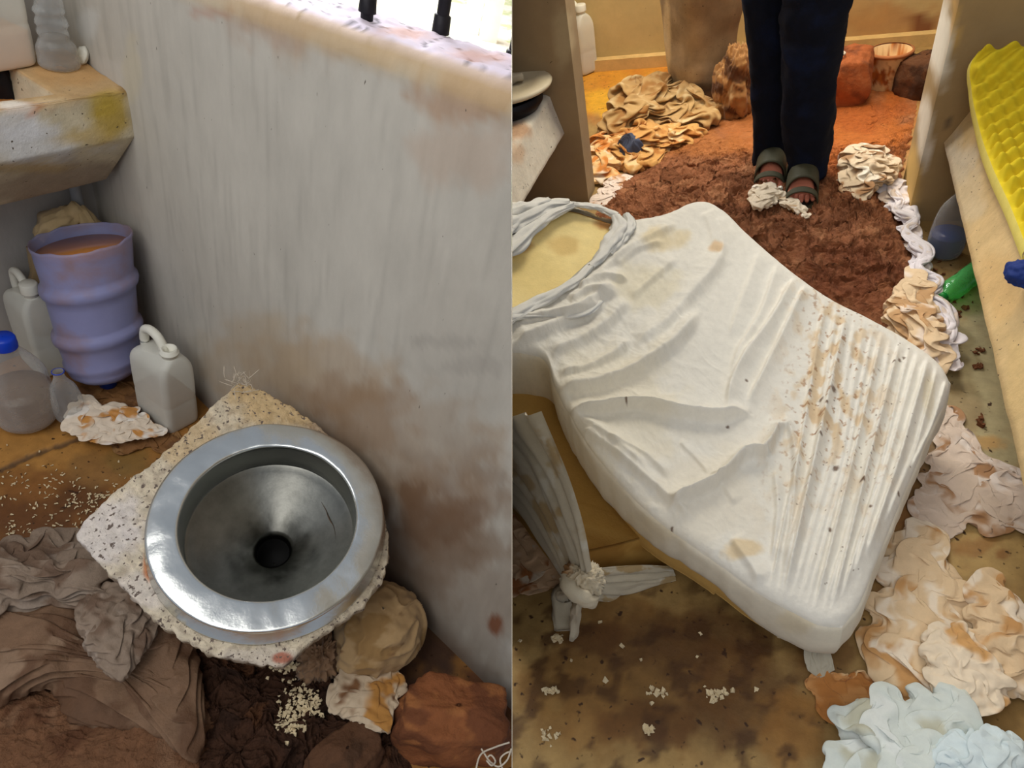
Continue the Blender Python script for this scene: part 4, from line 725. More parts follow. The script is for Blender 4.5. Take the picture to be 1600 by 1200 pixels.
# ---- rags near the feet and along the mud's right edge
WH = [(222, 206, 180), ((180, 140, 88), .2), ((236, 228, 214), .25)]
g = G(); simcloth(g, B, [(1170, 318), (1180, 300), (1210, 296), (1222, 312), (1205, 326), (1182, 332)], WH, ex=1.81, n=44, seed=71, dome=.04, fl=4, z0=zm+.015); obj('dirty_rag', g, M_cloth, B, label='small crumpled off-white rag on the mud in front of the left sandal', cat='rag', attr=True, sub=1)
g = G(); simcloth(g, B, [(1216, 310), (1232, 312), (1246, 322), (1264, 340), (1258, 345), (1236, 332), (1220, 324)], WH, ex=1.68, n=40, seed=73, dome=.02, fl=4, z0=zm+.015); obj('dirty_rag', g, M_cloth, B, label='thin twisted off-white rag on the mud in front of the right sandal', cat='rag', attr=True, sub=1)
g = G(); simcloth(g, B, [(1308, 290), (1312, 262), (1330, 245), (1362, 238), (1392, 252), (1404, 272), (1392, 290), (1372, 296), (1350, 318), (1322, 308)], [(206, 186, 158), ((160, 122, 86), .1), ((232, 224, 208), .25)], ex=1.94, n=84, seed=75, dome=.08, fl=6, z0=.05, kick=.03); obj('crumpled_rag', g, M_cloth, B, label='crumpled grey-white rag on the mud beside the right door jamb', cat='rag', attr=True, sub=1)
LW = [(226, 220, 224), ((206, 190, 176), .2)]
g = G(); simcloth(g, B, [(1374, 300), (1396, 286), (1412, 292), (1426, 350), (1442, 410), (1450, 445), (1470, 480), (1494, 520), (1498, 580), (1476, 566), (1462, 510), (1440, 470), (1424, 430), (1420, 400), (1404, 350), (1382, 320)], LW, ex=1.68, n=90, seed=77, dome=.03, fl=8, z0=.03, kick=.03)
obj('white_sheet_strip', g, M_cloth, B, label='long twisted strip of white sheet along the right edge of the mud', cat='sheet', attr=True, sub=1)
g = G(); simcloth(g, B, [(1378, 505), (1392, 476), (1412, 470), (1418, 436), (1428, 432), (1444, 470), (1460, 505), (1478, 560), (1470, 590), (1420, 560)], [(222, 196, 160), ((196, 156, 112), .05), ((232, 216, 200), .3)], ex=1.81, n=84, seed=79, dome=.06, fl=6, z0=.02, kick=.03)
obj('cream_cloth', g, M_cloth, B, label='crumpled cream cloth with tan stains at the far edge of the mattress', cat='cloth', attr=True, sub=1)
# ---- right bench, foam pad
g = G(); xa, xb = .405, .452; y0, y1 = .2, prr[1] - .001
pf = np.array([(xa, .25), (xb, .345), (xb + .012, .352), (1.25, .352), (1.25, .20), (xa + .10, .20), (xa + .004, .243)]); ny = 160; Yc = np.linspace(y0, y1, ny); dense = []
for i in range(len(pf)):
    a_, b_ = pf[i], pf[(i + 1) % len(pf)]; m_ = max(2, int(np.linalg.norm(b_ - a_) / .012)); dense += [a_ + (b_ - a_) * t for t in np.arange(m_) / m_]
dense = np.array(dense); V = np.concatenate([np.column_stack([dense[:, 0], np.full(len(dense), y), dense[:, 1]]) for y in Yc]); V[:, 0] += .002 * fbm(V[:, 1] * 12, V[:, 2] * 12, 3.0); q, _ = proj(B, V)
col = np.broadcast_to(lin((206, 178, 130)), V.shape) * (1 + .12 * fbm(V[:, 0] * 12, V[:, 1] * 12, 4.0)[:, None]); col = paint(q, col, [(1490, 250, 40, 40, (212, 202, 184), .8), (1510, 300, 30, 60, (206, 190, 160), .6), (1560, 450, 40, 60, (206, 168, 112), .5), (1590, 600, 20, 80, (206, 176, 120), .4)], 5)
g.add(V, [q_ for q_ in gridf(ny, len(dense), False, True)], np.clip(col, 0, 1)); bench = obj('concrete_bench', g, M_conc, B, label='pale concrete bench running along the right side with yellow foam on it', cat='bench', attr=True)
PLt = [uB(1596, 408, .362), uB(1570, 340, .362), uB(1545, 283, .362), uB(1524, 215, .365), uY(1513, 150, prr[1] - .10), uY(1513, 108, prr[1] - .05), uY(1524, 92, prr[1] - .03)]
dR = [np.array([.42, -.03, 0.0])] * 4 + [np.array([.42, 0, .02])] * 3
nu, nv = 150, 260; Lp = spline(PLt, nv); Rp = spline([p + d_ for p, d_ in zip(PLt, dR)], nv); u = np.linspace(0, 1, nu)[:, None, None]; S0 = (1 - u) * Lp[None] + u * Rp[None]
Sm = np.cumsum(np.concatenate([[0], np.linalg.norm(np.diff(Lp, axis=0), axis=1)]))[None, :]; Su = .42 * np.linspace(0, 1, nu)[:, None]
dv = np.gradient(S0, axis=1); du = np.gradient(S0, axis=0); nn = np.cross(du, dv); nn /= np.linalg.norm(nn, axis=2)[..., None]
pw = .054; hgt = .014 + .015 * np.sin(2 * math.pi * Su / pw) * np.sin(2 * math.pi * Sm / pw + 0) ; hgt = hgt + .006 * (np.cos(2 * math.pi * Su / pw * 1.0) * np.cos(2 * math.pi * Sm / pw)); rim_ = sm(0, .012, Su)
Vt = S0 + nn * (.032 + hgt * rim_)[..., None]; g = G(); nrm_c = np.clip((hgt - .004) / .02, 0, 1).reshape(-1, 1)
g.add(Vt.reshape(-1, 3), gridf(nu, nv), lin((214, 190, 44)))
edge_t, edge_b = Vt[0], S0[0] + nn[0] * .002; g.add(np.concatenate([edge_t, (edge_t + edge_b) / 2 - nn[0] * 0 + np.array([-.003, 0, 0]), edge_b]), gridf(3, nv), lin((232, 218, 120)))
ft_, fb_ = Vt[:, -1], S0[:, -1]; g.add(np.concatenate([ft_, fb_]), gridf(2, nu), lin((222, 200, 70))); g.add(np.concatenate([Vt[:, 0], S0[:, 0]]), gridf(2, nu), lin((222, 200, 70)))
obj('foam_pad', g, M_foam, B, label='bright yellow egg-crate foam pad lying on the right-hand bench', cat='foam pad', attr=True)
g = G(); blob(g, uB(1600, 428, .375), (.03, .035, .022), 3, .2, 2, 30, R=rot('Z', 30)); obj('navy_cloth', g, mat('navy_cloth', (20, 44, 110), .8), B, label='small dark blue cloth at the end of the foam pad on the bench', cat='cloth')
# ---- bottles on the floor by the bench
bottle(B, 1473, 398, 300, [(0, 14), (.03, 22), (.12, 25), (.35, 26), (.6, 24), (.78, 19), (.9, 11), (.96, 7), (1, 6.5)], 'tall clear plastic bottle with blue liquid in its base beside the bench', M_bottle2, .36, mat('blue_liquid', (22, 60, 140), .25, vary=.1, bump=0), name='plastic_bottle', rib=.01)
g = G(); blob(g, uB(1443, 402, .02), (.020, .018, .018), 4, .05, 1, 24); obj('blue_cap', g, M_navyp, B, label='small dark blue cap on the floor left of the bottle with blue liquid', cat='cap')
A0, A1 = uB(1470, 466, .034), uB(1532, 420, .036); dA = (A1 - A0); Ln = np.linalg.norm(dA); dA /= Ln; sx_ = np.cross(dA, [0, 0, 1]); sx_ /= np.linalg.norm(sx_); TG = np.stack([sx_, np.cross(dA, sx_), dA], 1)
gb = root('green_bottle', B, A0 - [0, 0, .034], 'clear green plastic bottle lying on the grey floor beside the bench', 'bottle'); g = G(); rs_ = .034
gp = [(.001, 0), (.012, 0), (.012, .012), (.016, .020), (.025, .035), (rs_, .055), (rs_, .10), (rs_ * .9, .12), (rs_, .14), (rs_, .22), (rs_ * .8, .235), (.001, .235)]
lathe(g, [(r_ * .85, z_ * .8) for r_, z_ in gp], A0, 48, tilt=TG, wob=lambda v: v * (1 + .05 * pn(v[..., :1] * 40, v[..., 1:2] * 40, v[..., 2:] * 40))); obj('bottle_body', g, M_green, B, gb)
g = G(); lathe(g, [(.001, -.004), (.0125, -.004), (.0125, .012), (.011, .014)], A0, 30, tilt=TG); obj('cap', g, mat('green_cap', (20, 130, 50), .4, vary=.05, bump=0), B, gb)
# ---- left bench with lidded pan
xL = -.743; g = G(); pf = np.array([(xL, .27), (xL - .035, .40), (xL - .05, .408), (-1.6, .408), (-1.6, .22), (xL - .12, .22), (xL - .006, .262)]); dense = []
for i in range(len(pf)):
    a_, b_ = pf[i], pf[(i + 1) % len(pf)]; m_ = max(2, int(np.linalg.norm(b_ - a_) / .012)); dense += [a_ + (b_ - a_) * t for t in np.arange(m_) / m_]
dense = np.array(dense); Yc = np.linspace(1.3, pl[1] - .001, 90); V = np.concatenate([np.column_stack([dense[:, 0], np.full(len(dense), y), dense[:, 1]]) for y in Yc]); V[:, 0] += .002 * fbm(V[:, 1] * 12, V[:, 2] * 12, 3.0); q, _ = proj(B, V)
col = np.broadcast_to(lin((222, 216, 202)), V.shape) * (1 + .08 * fbm(V[:, 0] * 12, V[:, 1] * 12, 4.0)[:, None]); col = paint(q, col, [(812, 205, 22, 20, (178, 122, 70), .7), (810, 240, 16, 20, (190, 140, 90), .5)], 5)
g.add(V, gridf(90, len(dense), False, True), np.clip(col, 0, 1)); obj('concrete_bench', g, M_conc, B, label='short white-edged concrete bench against the wall left of the doorway', cat='bench', cut=True, attr=True)
pc = uB(792, 172, .41); pan = root('lidded_pan', B, pc, 'dark pan with a pale lid standing on the left-hand bench', 'pan')
g = G(); lathe(g, [(.001, .001), (.11, .001), (.125, .02), (.13, .05), (.125, .05), (.11, .01)], pc, 50); obj('pan_body', g, M_bar, B, pan, cut=True)
g = G(); lathe(g, [(.001, .058), (.12, .058), (.145, .062), (.148, .070), (.14, .076), (.10, .078), (.09, .072), (.001, .072)], pc + [0.01, .02, 0], 60, tilt=None); obj('lid', g, mat('cream_lid', (214, 202, 176), .5, vary=.1), B, pan, cut=True, label='pale cream lid')
g = G(); tube(g, [pc + np.array(d_) for d_ in ((-.06, .02, .088), (-.02, .0, .098), (.03, .02, .094), (.06, .04, .088))], .013, 12, 30, rag=.6); obj('folded_rag', g, mat('grey_rag', (176, 166, 148), .9), B, label='small twisted grey rag on top of the pan lid', cat='rag', cut=True)
# ---- lower mattress with a tied sheet
def ztop(x, y): return .170 - .252 * (x - .12) + .154 * (y - .60)
Nm = np.array([.252, -.154, 1.0]); Dm = .170 + .252 * .12 - .154 * .60; TH = .115
def uM(px, py, dz=0.0): return U(B, px, py, Nm, Dm + dz)
K = uB(906, 938); Ea = uB(800, 800) - K; Ea /= np.linalg.norm(Ea); Eb = uB(1060, 886) - K; Eb /= np.linalg.norm(Eb)
lm = root('folded_mattress', B, K, 'tan foam mattress under the white-sheeted one, its sheet tied in a knot', 'mattress')
FO = [(178, 138, 72), ((160, 118, 58), .15), ((196, 158, 90), .3)]
foot = [K + Ea * .006, K + Eb * .62, K + Eb * .62 + Ea * .75, K + Ea * .75]; ns = 60; bo, to = [], []
for i in range(4):
    a_, b_ = foot[i], foot[(i + 1) % 4]
    for t in np.arange(ns) / ns: p = a_ + (b_ - a_) * t; bo.append([p[0], p[1], .004]); to.append([p[0], p[1], ztop(p[0], p[1]) - TH - .012])
bo, to = np.array(bo), np.array(to); rows = [bo + (to - bo) * t for t in np.linspace(0, 1, 14)]; cm = bo.mean(0); V = np.concatenate(rows); n_ = len(bo)
V[:, :2] += ((cm - V)[:, :2]) * (.010 * fbm(V[:, 0] * 9, V[:, 1] * 9, V[:, 2] * 9, 3))[:, None]
g = G(); g.add(V, gridf(14, n_, False, True) + [tuple(range(n_))[::-1], tuple(13 * n_ + k for k in range(n_))], patch_cols(V[:, 0], V[:, 1] + V[:, 2], FO, 4, 8)); obj('foam_core', g, M_foam, B, lm, cut=True, attr=True)
nE = np.array([-Eb[1], Eb[0], 0]); nE = nE if nE @ (cm - K) < 0 else -nE      # outward normal of the face along Eb
nA = np.array([-Ea[1], Ea[0], 0]); nA = nA if nA @ (cm - K) < 0 else -nA      # outward normal of the face along Ea
def drape(parent, name, L, R_, Bt, Tp, nd, plane, rip, amp, nu=120, nv=120, cols=None, seed=0, along='v', **kw):
    S_ = coons(L, R_, Bt, Tp, nu, nv); P = np.array([U(B, x, y, plane[0], plane[1]) for x, y in S_.reshape(-1, 2)]).reshape(nu, nv, 3)
    u = np.linspace(0, 1, nu)[:, None]; v = np.linspace(0, 1, nv)[None, :]; t = u if along == 'v' else v; s_ = v if along == 'v' else u
    ph = t * rip * 2 * math.pi + 1.5 * pn(t * 3, s_ * 1.5, seed) * 2; h = amp * (np.abs(np.sin(ph / 2)) ** .8 + .5 * fbm(t * rip * 1.3, s_ * 2, seed + 3, 2)); h = h * np.sin(math.pi * np.clip(t, .0, 1)) ** .3
    P = P + np.asarray(nd) * (h + .004)[..., None]; c_ = patch_cols(u.repeat(nv, 1).ravel() * .3, v.repeat(nu, 0).ravel() * .3, cols, seed, 12); g = G(); g.add(P.reshape(-1, 3), gridf(nu, nv), c_)
    return obj(name, g, M_cloth, B, parent, cut=True, attr=True, **kw)
SH = [(196, 186, 164), ((176, 152, 112), .2), ((206, 200, 184), .3)]
plA = (nA, nA @ K + .012); plE = (nE, nE @ K + .012)
drape(lm, 'tied_sheet', [(720, 740), (800, 786), (855, 858), (893, 916)], [(850, 640), (900, 765), (918, 830), (928, 888)], [(720, 740), (790, 650), (850, 640)], [(893, 916), (905, 905), (928, 888)], nA, plA, 7, .012, cols=SH, seed=3)
drape(lm, 'tied_sheet', [(920, 934), (960, 940), (1005, 928), (1048, 906)], [(922, 886), (960, 882), (1005, 880), (1048, 882)], [(920, 934), (916, 910), (922, 886)], [(1048, 906), (1052, 894), (1048, 882)], nE, plE, 4, .010, cols=SH, seed=8)
kp = U(B, 911, 906, nA, nA @ K + .025); g = G(); blob(g, kp, (.030, .028, .028), 5, .1, 2, 40, ridge=.35, cols=[(200, 186, 160), ((176, 130, 84), .3)])
tube(g, [kp + np.array(d_) for d_ in ((-.028, -.01, .012), (-.012, -.03, .018), (.012, -.034, .004), (.02, -.022, -.018), (.004, -.012, -.028))], [.010, .014, .014, .012, .009], 16, 30, rag=.5, col=lin((200, 188, 164))); obj('knot', g, M_cloth, B, lm, attr=True)
for i, (a_, b_, c_) in enumerate((((900, 918), (878, 940), (880, 985)), ((912, 920), (902, 945), (897, 990)))):
    g = G(); P = [U(B, *a_, nA, nA @ K + .028), U(B, *b_, nA, nA @ K + .035), uB(*c_, .006)]; tube(g, P, [.010, .020, .017], 18, 40, rag=.7, flat=.45, seed=i * 3, col=lin((198, 188, 166))); obj('sheet_tail', g, M_cloth, B, lm, attr=True)
# ---- upper mattress under its white sheet
um = root('mattress', B, uB(1150, 700), 'large foam mattress under a dirty white fitted sheet, lying tilted across the floor', 'mattress')
Lc = [(640, 640), (600, 520), (560, 420), (520, 330)]; Tc = [(520, 330), (680, 316), (800, 312), (890, 318), (962, 338), (1010, 337), (1050, 326), (1080, 313), (1105, 310), (1128, 322), (1160, 352), (1205, 392), (1250, 428), (1300, 462), (1360, 492), (1420, 526), (1468, 562), (1488, 588)]
Rc = [(1318, 972), (1338, 948), (1368, 880), (1400, 800), (1430, 730), (1462, 655), (1482, 615), (1488, 588)]
Bc = [(640, 640), (800, 545), (848, 556), (868, 605), (892, 650), (925, 700), (970, 752), (1020, 802), (1075, 842), (1130, 880), (1185, 920), (1240, 950), (1290, 972), (1318, 972)]
nu, nv = 520, 400; SS = coons(Lc, Rc, Bc, Tc, nu, nv); q = SS.reshape(-1, 2)
zr = U  # rays
Rr = np.stack([q[:, 0] - 800, q[:, 1] - 600, np.full(len(q), F)], 1) @ MB.T; cB = np.array([0, 0, HB]); tt = (Dm - Nm @ cB) / (Rr @ Nm); P0 = cB + Rr * tt[:, None]
H = np.zeros(len(q)); rsn = np.random.RandomState(11)
def ridge(P, w_, h, asym=0.0):
    P = spline(P, 18) if len(P) > 2 else np.array(P, float); mg = w_ * 7
    sel = np.where((q[:, 0] > P[:, 0].min() - mg) & (q[:, 0] < P[:, 0].max() + mg) & (q[:, 1] > P[:, 1].min() - mg) & (q[:, 1] < P[:, 1].max() + mg))[0]
    out = np.zeros(len(q)); out[sel] = ridge_(q[sel], P, w_, h); return out
def ridge_(q, P, w_, h):
    d, t = segdist(q, P); m_ = P[len(P) // 2]; i_ = np.clip((t * (len(P) - 1)).round().astype(int), 1, len(P) - 1); dd_ = P[i_] - P[i_ - 1]; sd_ = dd_[:, 0] * (q[:, 1] - P[i_][:, 1]) - dd_[:, 1] * (q[:, 0] - P[i_][:, 0]); wob = 1 + .35 * pn(q[:, 0] / 30, q[:, 1] / 30, h * 900)
    e = sm(0, .14, t) * sm(1, .84, t); far = sd_ > 0
    return 1.75 * h * e * np.where(far, np.exp(-(d / (w_ * .85 * wob)) ** 2), np.exp(-(d / (w_ * 2.4 * wob)) ** 1.35))
RD = [([(862, 615), (883, 613), (947, 603), (987, 587), (1027, 563), (1057, 540), (1080, 513), (1092, 480)], 8, .016), ([(885, 650), (920, 648), (967, 640), (1013, 638), (1067, 650), (1130, 655), (1167, 648), (1182, 656)], 5, .018),
      ([(1040, 800), (1083, 777), (1127, 753), (1173, 712), (1193, 713), (1207, 693), (1220, 668), (1240, 664)], 4.5, .020), ([(990, 545), (1050, 500), (1080, 463), (1117, 420), (1130, 380)], 10, .009), ([(872, 590), (930, 577), (967, 553), (990, 530)], 6, .008),
      ([(858, 556), (913, 533), (960, 500), (985, 470)], 7, .009), ([(800, 540), (863, 517), (913, 490), (953, 460), (975, 450)], 8, .012), ([(810, 505), (870, 500), (910, 496), (950, 478)], 5, .010), ([(905, 460), (935, 440), (985, 440)], 5, .009), ([(890, 480), (925, 462), (950, 468), (970, 462)], 5, .008),
      ([(1245, 430), (1205, 505), (1165, 560), (1142, 605), (1137, 648)], 6, .010), ([(1262, 442), (1225, 520), (1190, 590), (1165, 640)], 5, .008), ([(1218, 408), (1185, 500), (1155, 550), (1140, 590)], 6, .006), ([(1190, 390), (1160, 470), (1140, 530)], 7, .004),
      ([(900, 665), (950, 700), (1005, 745), (1050, 785), (1090, 815)], 7, .009), ([(880, 640), (930, 672), (980, 710), (1015, 740)], 6, .006), ([(950, 690), (1010, 715), (1050, 750)], 5, .005), ([(1110, 740), (1130, 760), (1150, 790)], 4, .004), ([(1060, 690), (1090, 720), (1110, 745)], 4, .003),
      ([(1140, 840), (1170, 880), (1190, 915)], 6, .006), ([(1225, 640), (1240, 700), (1238, 800), (1222, 900)], 5, .008), ([(1210, 730), (1215, 800), (1205, 880)], 5, .006), ([(930, 440), (980, 395), (1020, 372), (1060, 350)], 6, .006), ([(960, 420), (1000, 392), (1040, 380)], 5, .005), ([(985, 470), (1030, 430), (1060, 405)], 6, .005), ([(1100, 330), (1112, 360), (1120, 400)], 7, .004), ([(1120, 340), (1130, 380), (1128, 420)], 5, .003)]
tops = [(1290, 458), (1308, 470), (1324, 480), (1338, 487), (1352, 494), (1366, 502), (1380, 510), (1394, 518), (1408, 525), (1423, 533), (1437, 541), (1452, 552), (1466, 566), (1480, 590)]
bots = [(1202, 930), (1214, 938), (1222, 944), (1235, 948), (1248, 952), (1258, 958), (1270, 962), (1284, 966), (1297, 962), (1312, 945), (1330, 915), (1350, 880), (1378, 830), (1420, 740)]
for i, (a_, b_) in enumerate(zip(tops, bots)):
    mx_, my_ = (a_[0] + b_[0]) / 2, (a_[1] + b_[1]) / 2; bw = 10 - i * .7 + rsn.uniform(-8, 8); RD.append(([a_, (a_[0] * .7 + b_[0] * .3 + bw * .6, a_[1] * .7 + b_[1] * .3), (mx_ + bw, my_), (a_[0] * .3 + b_[0] * .7 + bw * .6, a_[1] * .3 + b_[1] * .7), b_], rsn.uniform(2.6, 5.5), rsn.uniform(.003, .0105)))
for P_, w_, h_ in RD: H += ridge(P_, w_, h_)
X_, Y_ = P0[:, 0], P0[:, 1]
H += .0026 * folds(q[:, 0] / 100, q[:, 1] / 100, 3.4, 2.2, 4, .22, 1.3) * sm(1240, 1050, q[:, 0]) + .0032 * folds(q[:, 0] / 100, q[:, 1] / 100, 1.6, 2.2, 7, .4, 1.2) * sm(1150, 1000, q[:, 0]) + .0006 * fbm(q[:, 0] / 9, q[:, 1] / 9, 2.0, 2)
H += .030 * np.exp(-(((q[:, 0] - 1100) / 60) ** 2 + ((q[:, 1] - 330) / 60) ** 2)) * 0 
uu = np.linspace(0, 1, nu)[:, None] + np.zeros((1, nv)); vv = np.linspace(0, 1, nv)[None] + np.zeros((nu, 1))
def edrop(t, w_=.035): t = np.clip(t / w_, 0, 1); return 1 - np.sqrt(np.clip(1 - (1 - t) ** 2, 0, 1))
H -= .015 * (edrop(vv, .045) + edrop(1 - vv, .035) + edrop(1 - uu, .03)).ravel().clip(0, 1.2)
V = P0 + np.array([0, 0, 1.0]) * H[:, None]
# colours of the sheet: grime from feet and mud, plus painted-in shading
col = np.broadcast_to(lin((226, 222, 212)), V.shape) * (1 + .03 * fbm(q[:, 0] / 60, q[:, 1] / 60, 3.0)[:, None])
col = paint(q, col, [(950, 640, 120, 120, (222, 212, 188), .5), (1100, 780, 120, 90, (224, 214, 194), .4), (1040, 380, 40, 24, (214, 190, 130), .5), (1120, 390, 14, 12, (206, 160, 90), .6), (1160, 860, 40, 16, (216, 186, 130), .6), (1010, 450, 60, 40, (218, 204, 160), .35), (1450, 620, 12, 40, (206, 190, 150), .4)], 5)  # broad beige tints on the left part are mostly painted shading
gr = (np.exp(-(((q[:, 0] - 1290 - (q[:, 1] - 620) * -.25) / 62) ** 2 + ((q[:, 1] - 620) / 150) ** 2)) + .5 * np.exp(-(((q[:, 0] - 1290) / 50) ** 2 + ((q[:, 1] - 480) / 60) ** 2)) + .45 * np.exp(-(((q[:, 0] - 1360) / 40) ** 2 + ((q[:, 1] - 700) / 110) ** 2)))
kk = (gr * sm(-.05, .45, fbm(q[:, 0] / 28, q[:, 1] / 34, 9.0, 5)))[:, None].clip(0, .75); col = col * (1 - kk) + lin((208, 180, 138)) * kk
kk = (gr * sm(.35, .62, fbm(q[:, 0] / 9, q[:, 1] / 9, 5.0, 4)))[:, None].clip(0, .8); col = col * (1 - kk) + lin((160, 116, 76)) * kk
for (x_, y_, r_) in [(1301, 615, 5), (1282, 628, 3.5), (1305, 735, 5.5), (1280, 690, 3), (1137, 668, 3), (1050, 823, 3), (1345, 757, 3.5), (1296, 832, 3.5), (1358, 798, 2.5), (1346, 760, 3), (1166, 597, 2.5), (1403, 775, 3), (980, 640, 2.2), (995, 790, 2.5), (1265, 615, 3), (1290, 640, 3), (1350, 470, 2), (1405, 565, 3), (1395, 570, 2.5), (1412, 560, 2.5)] + [(rsn.normal(1330, 55), rsn.normal(690, 110), rsn.uniform(.6, 1.5)) for _ in range(120)]:
    d = np.hypot(q[:, 0] - x_, q[:, 1] - y_); kk = sm(r_ * 1.2, r_ * .5, d + r_ * .4 * pn(q[:, 0] / 3, q[:, 1] / 3, 1.0))[:, None] * .85; col = col * (1 - kk) + lin((92, 60, 38)) * kk
hole = [(700, 640), (640, 380), (760, 392), (800, 384), (826, 362), (848, 344), (892, 326), (930, 330), (965, 342), (958, 368), (940, 395), (925, 414), (898, 436), (870, 454), (835, 472), (800, 492), (760, 520)]
inside = inpoly(q, hole); fc = [f_ for f_ in gridf(nu, nv) if not (inside[f_[0]] and inside[f_[1]] and inside[f_[2]] and inside[f_[3]])]
# skirt of the sheet: front, right and back edges
def side(idx, out2, seed, rows_, flip):
    E_ = V[idx]; T_ = np.gradient(E_, axis=0); T_ /= np.linalg.norm(T_, axis=1)[:, None]; o_ = np.cross(T_, [0, 0, 1.0]); o_ /= np.linalg.norm(o_, axis=1)[:, None]
    if flip: o_ = -o_
    k_ = np.ones(41) / 41; o_ = np.stack([np.convolve(np.pad(o_[:, j], 20, mode='edge'), k_, 'valid') for j in range(3)], 1); s_ = np.cumsum(np.linalg.norm(np.gradient(E_, axis=0), axis=1)); out = [E_]
    for j, (ou, dn_) in enumerate(rows_):
        rp = .0030 * pn(s_ * 30, 0.0, seed) * min(1, j / 4) + .0025 * pn(s_ * 12, dn_ * 30, seed + 3); out.append(E_ + o_ * (ou + rp)[:, None] - np.outer(dn_ * deep * (1 + .12 * pn(s_ * 7, 0.0, seed + 5)), [0, 0, 1]))
    return np.concatenate(out), len(rows_) + 1, len(idx), s_
rows_ = [(.0022, .002), (.0036, .005), (.0048, .010), (.0055, .018), (.0058, .028), (.0055, .040), (.0045, .052), (.001, .063), (-.005, .070), (-.012, .074)]
I = np.arange(nu * nv).reshape(nu, nv)
g = G(); g.add(V, fc, np.clip(col, 0, 1)); DB = None
loop = np.concatenate([I[:, 0], I[-1, 1:], I[::-1, -1][1:]])
E_ = V[loop]; cen2 = V.mean(0)
qe, _ = proj(B, E_); deep = 1 + .55 * sm(1080, 1230, qe[:, 0]) * sm(420, 620, qe[:, 1]) + (1.0 * sm(1150, 860, qe[:, 0])) * sm(480, 560, qe[:, 1]); deep = np.convolve(np.pad(deep, 20, mode='edge'), np.ones(41) / 41, 'valid')
sd, nr_, nc_, s_ = side(loop, None, 3, rows_, False)
tst = sd[nc_ * 5 + nc_ // 4] - E_[nc_ // 4]
if tst @ (E_[nc_ // 4] - cen2) < 0: sd, nr_, nc_, s_ = side(loop, None, 3, rows_, True)
qs, _ = proj(B, sd); cs_ = np.broadcast_to(lin((220, 212, 194)), sd.shape); cs_ = paint(qs, cs_, [(830, 600, 60, 60, (208, 188, 148), .5), (1250, 970, 70, 20, (206, 190, 156), .5), (1000, 830, 90, 30, (212, 196, 162), .4)], 3)
g.add(sd, gridf(nr_, nc_), np.clip(cs_, 0, 1))
obj('fitted_sheet', g, M_cloth, B, um, cut=True, attr=True, label='dirty white fitted sheet')
# foam core
ed = V[loop].copy(); lp = np.concatenate([ed, V[I[0, ::-1]][1:-1]]); cm = lp.mean(0); base_z = lp[:, 2] + .020; dl_ = np.concatenate([deep, np.full(len(lp) - len(deep), deep[0])])
rowsf = []
for off, dz in ((.998, -.026), (1.0, -.05), (1.004, -.08), (1.006, -.10), (1.0, -.118), (.985, -.128)): rr_ = cm + (lp - cm) * (off - .006); rr_[:, 2] = base_z + dz - .074 * np.clip(dl_ - 1, 0, 1) * np.where(proj(B, lp)[0][:, 0] < 1120, 1, 0) * (dz < -.04); rowsf.append(rr_)
Vf = np.concatenate(rowsf); n_ = len(lp); zf = np.maximum(Vf[:, 2], .004); Vf[:, 2] = zf
g = G(); qf, _ = proj(B, Vf); cf = np.broadcast_to(lin((196, 158, 92)), Vf.shape) * (1 + .08 * fbm(Vf[:, 0] * 12, Vf[:, 1] * 12, Vf[:, 2] * 12)[:, None]); g.add(Vf, gridf(6, n_, False, True) + [tuple(5 * n_ + k for k in range(n_))], np.clip(cf, 0, 1))
st = 4; Q = P0.reshape(nu, nv, 3)[::st, ::st].copy(); Q[..., 2] -= .010 + .002 * fbm(Q[..., 0] * 9, Q[..., 1] * 9, 2.0); Q[0, :, 2] -= .016; Q[-1, :, 2] -= .016; Q[:, 0, 2] -= .016; Q[:, -1, 2] -= .016; Q[:, -2, 2] -= .004; Qv = Q.reshape(-1, 3); qf, _ = proj(B, Qv)
cf = np.broadcast_to(lin((246, 224, 160)), Qv.shape) * (1 + .06 * fbm(Qv[:, 0] * 14, Qv[:, 1] * 14, 5.0)[:, None]); cf = paint(qf, cf, [(945, 350, 24, 12, (178, 112, 56), .8, 1.0), (815, 385, 16, 10, (190, 130, 70), .7), (880, 385, 26, 16, (212, 176, 110), .6), (840, 430, 60, 40, (222, 196, 126), .4)], 2)
g.add(Qv, gridf(Q.shape[0], Q.shape[1]), np.clip(cf, 0, 1)); obj('foam_core', g, M_foam, B, um, cut=True, attr=True, label='yellow foam core')
# rolled hems of the pulled-back sheet
def hem(P, r, seed, n=60, dz=.012):
    P3 = [uM(x, y, dz) for x, y in P]; g = G(); tube(g, P3, np.array(r) * 1.5, 26, n * 2, rag=.75, seed=seed, flat=.45, col=lin((224, 222, 216))); obj('sheet_hem', g, M_cloth, B, um, cut=True, attr=True)
hem([(740, 428), (800, 386), (826, 362), (850, 342), (880, 326), (896, 320)], [.012, .016, .014, .012, .008], 1)
hem([(740, 400), (792, 356), (830, 334), (866, 318), (890, 316)], [.016, .020, .018, .012, .008], 4)
hem([(740, 360), (790, 336), (830, 322), (860, 314)], [.014, .016, .016, .010], 7)
hem([(962, 336), (968, 352), (955, 376), (938, 400), (922, 416)], [.007, .012, .012, .010, .007], 2)
hem([(978, 334), (984, 350), (972, 372), (952, 396)], [.005, .009, .009, .005], 9)
hem([(890, 319), (930, 324), (964, 336)], [.006, .006, .006], 3)
hem([(922, 416), (898, 438), (870, 456), (835, 474), (800, 494), (750, 524)], [.007, .008, .010, .012, .013, .012], 5)
hem([(740, 520), (800, 496), (850, 492), (890, 494), (915, 490), (940, 470)], [.006, .007, .006, .006, .005, .004], 6, dz=.018)
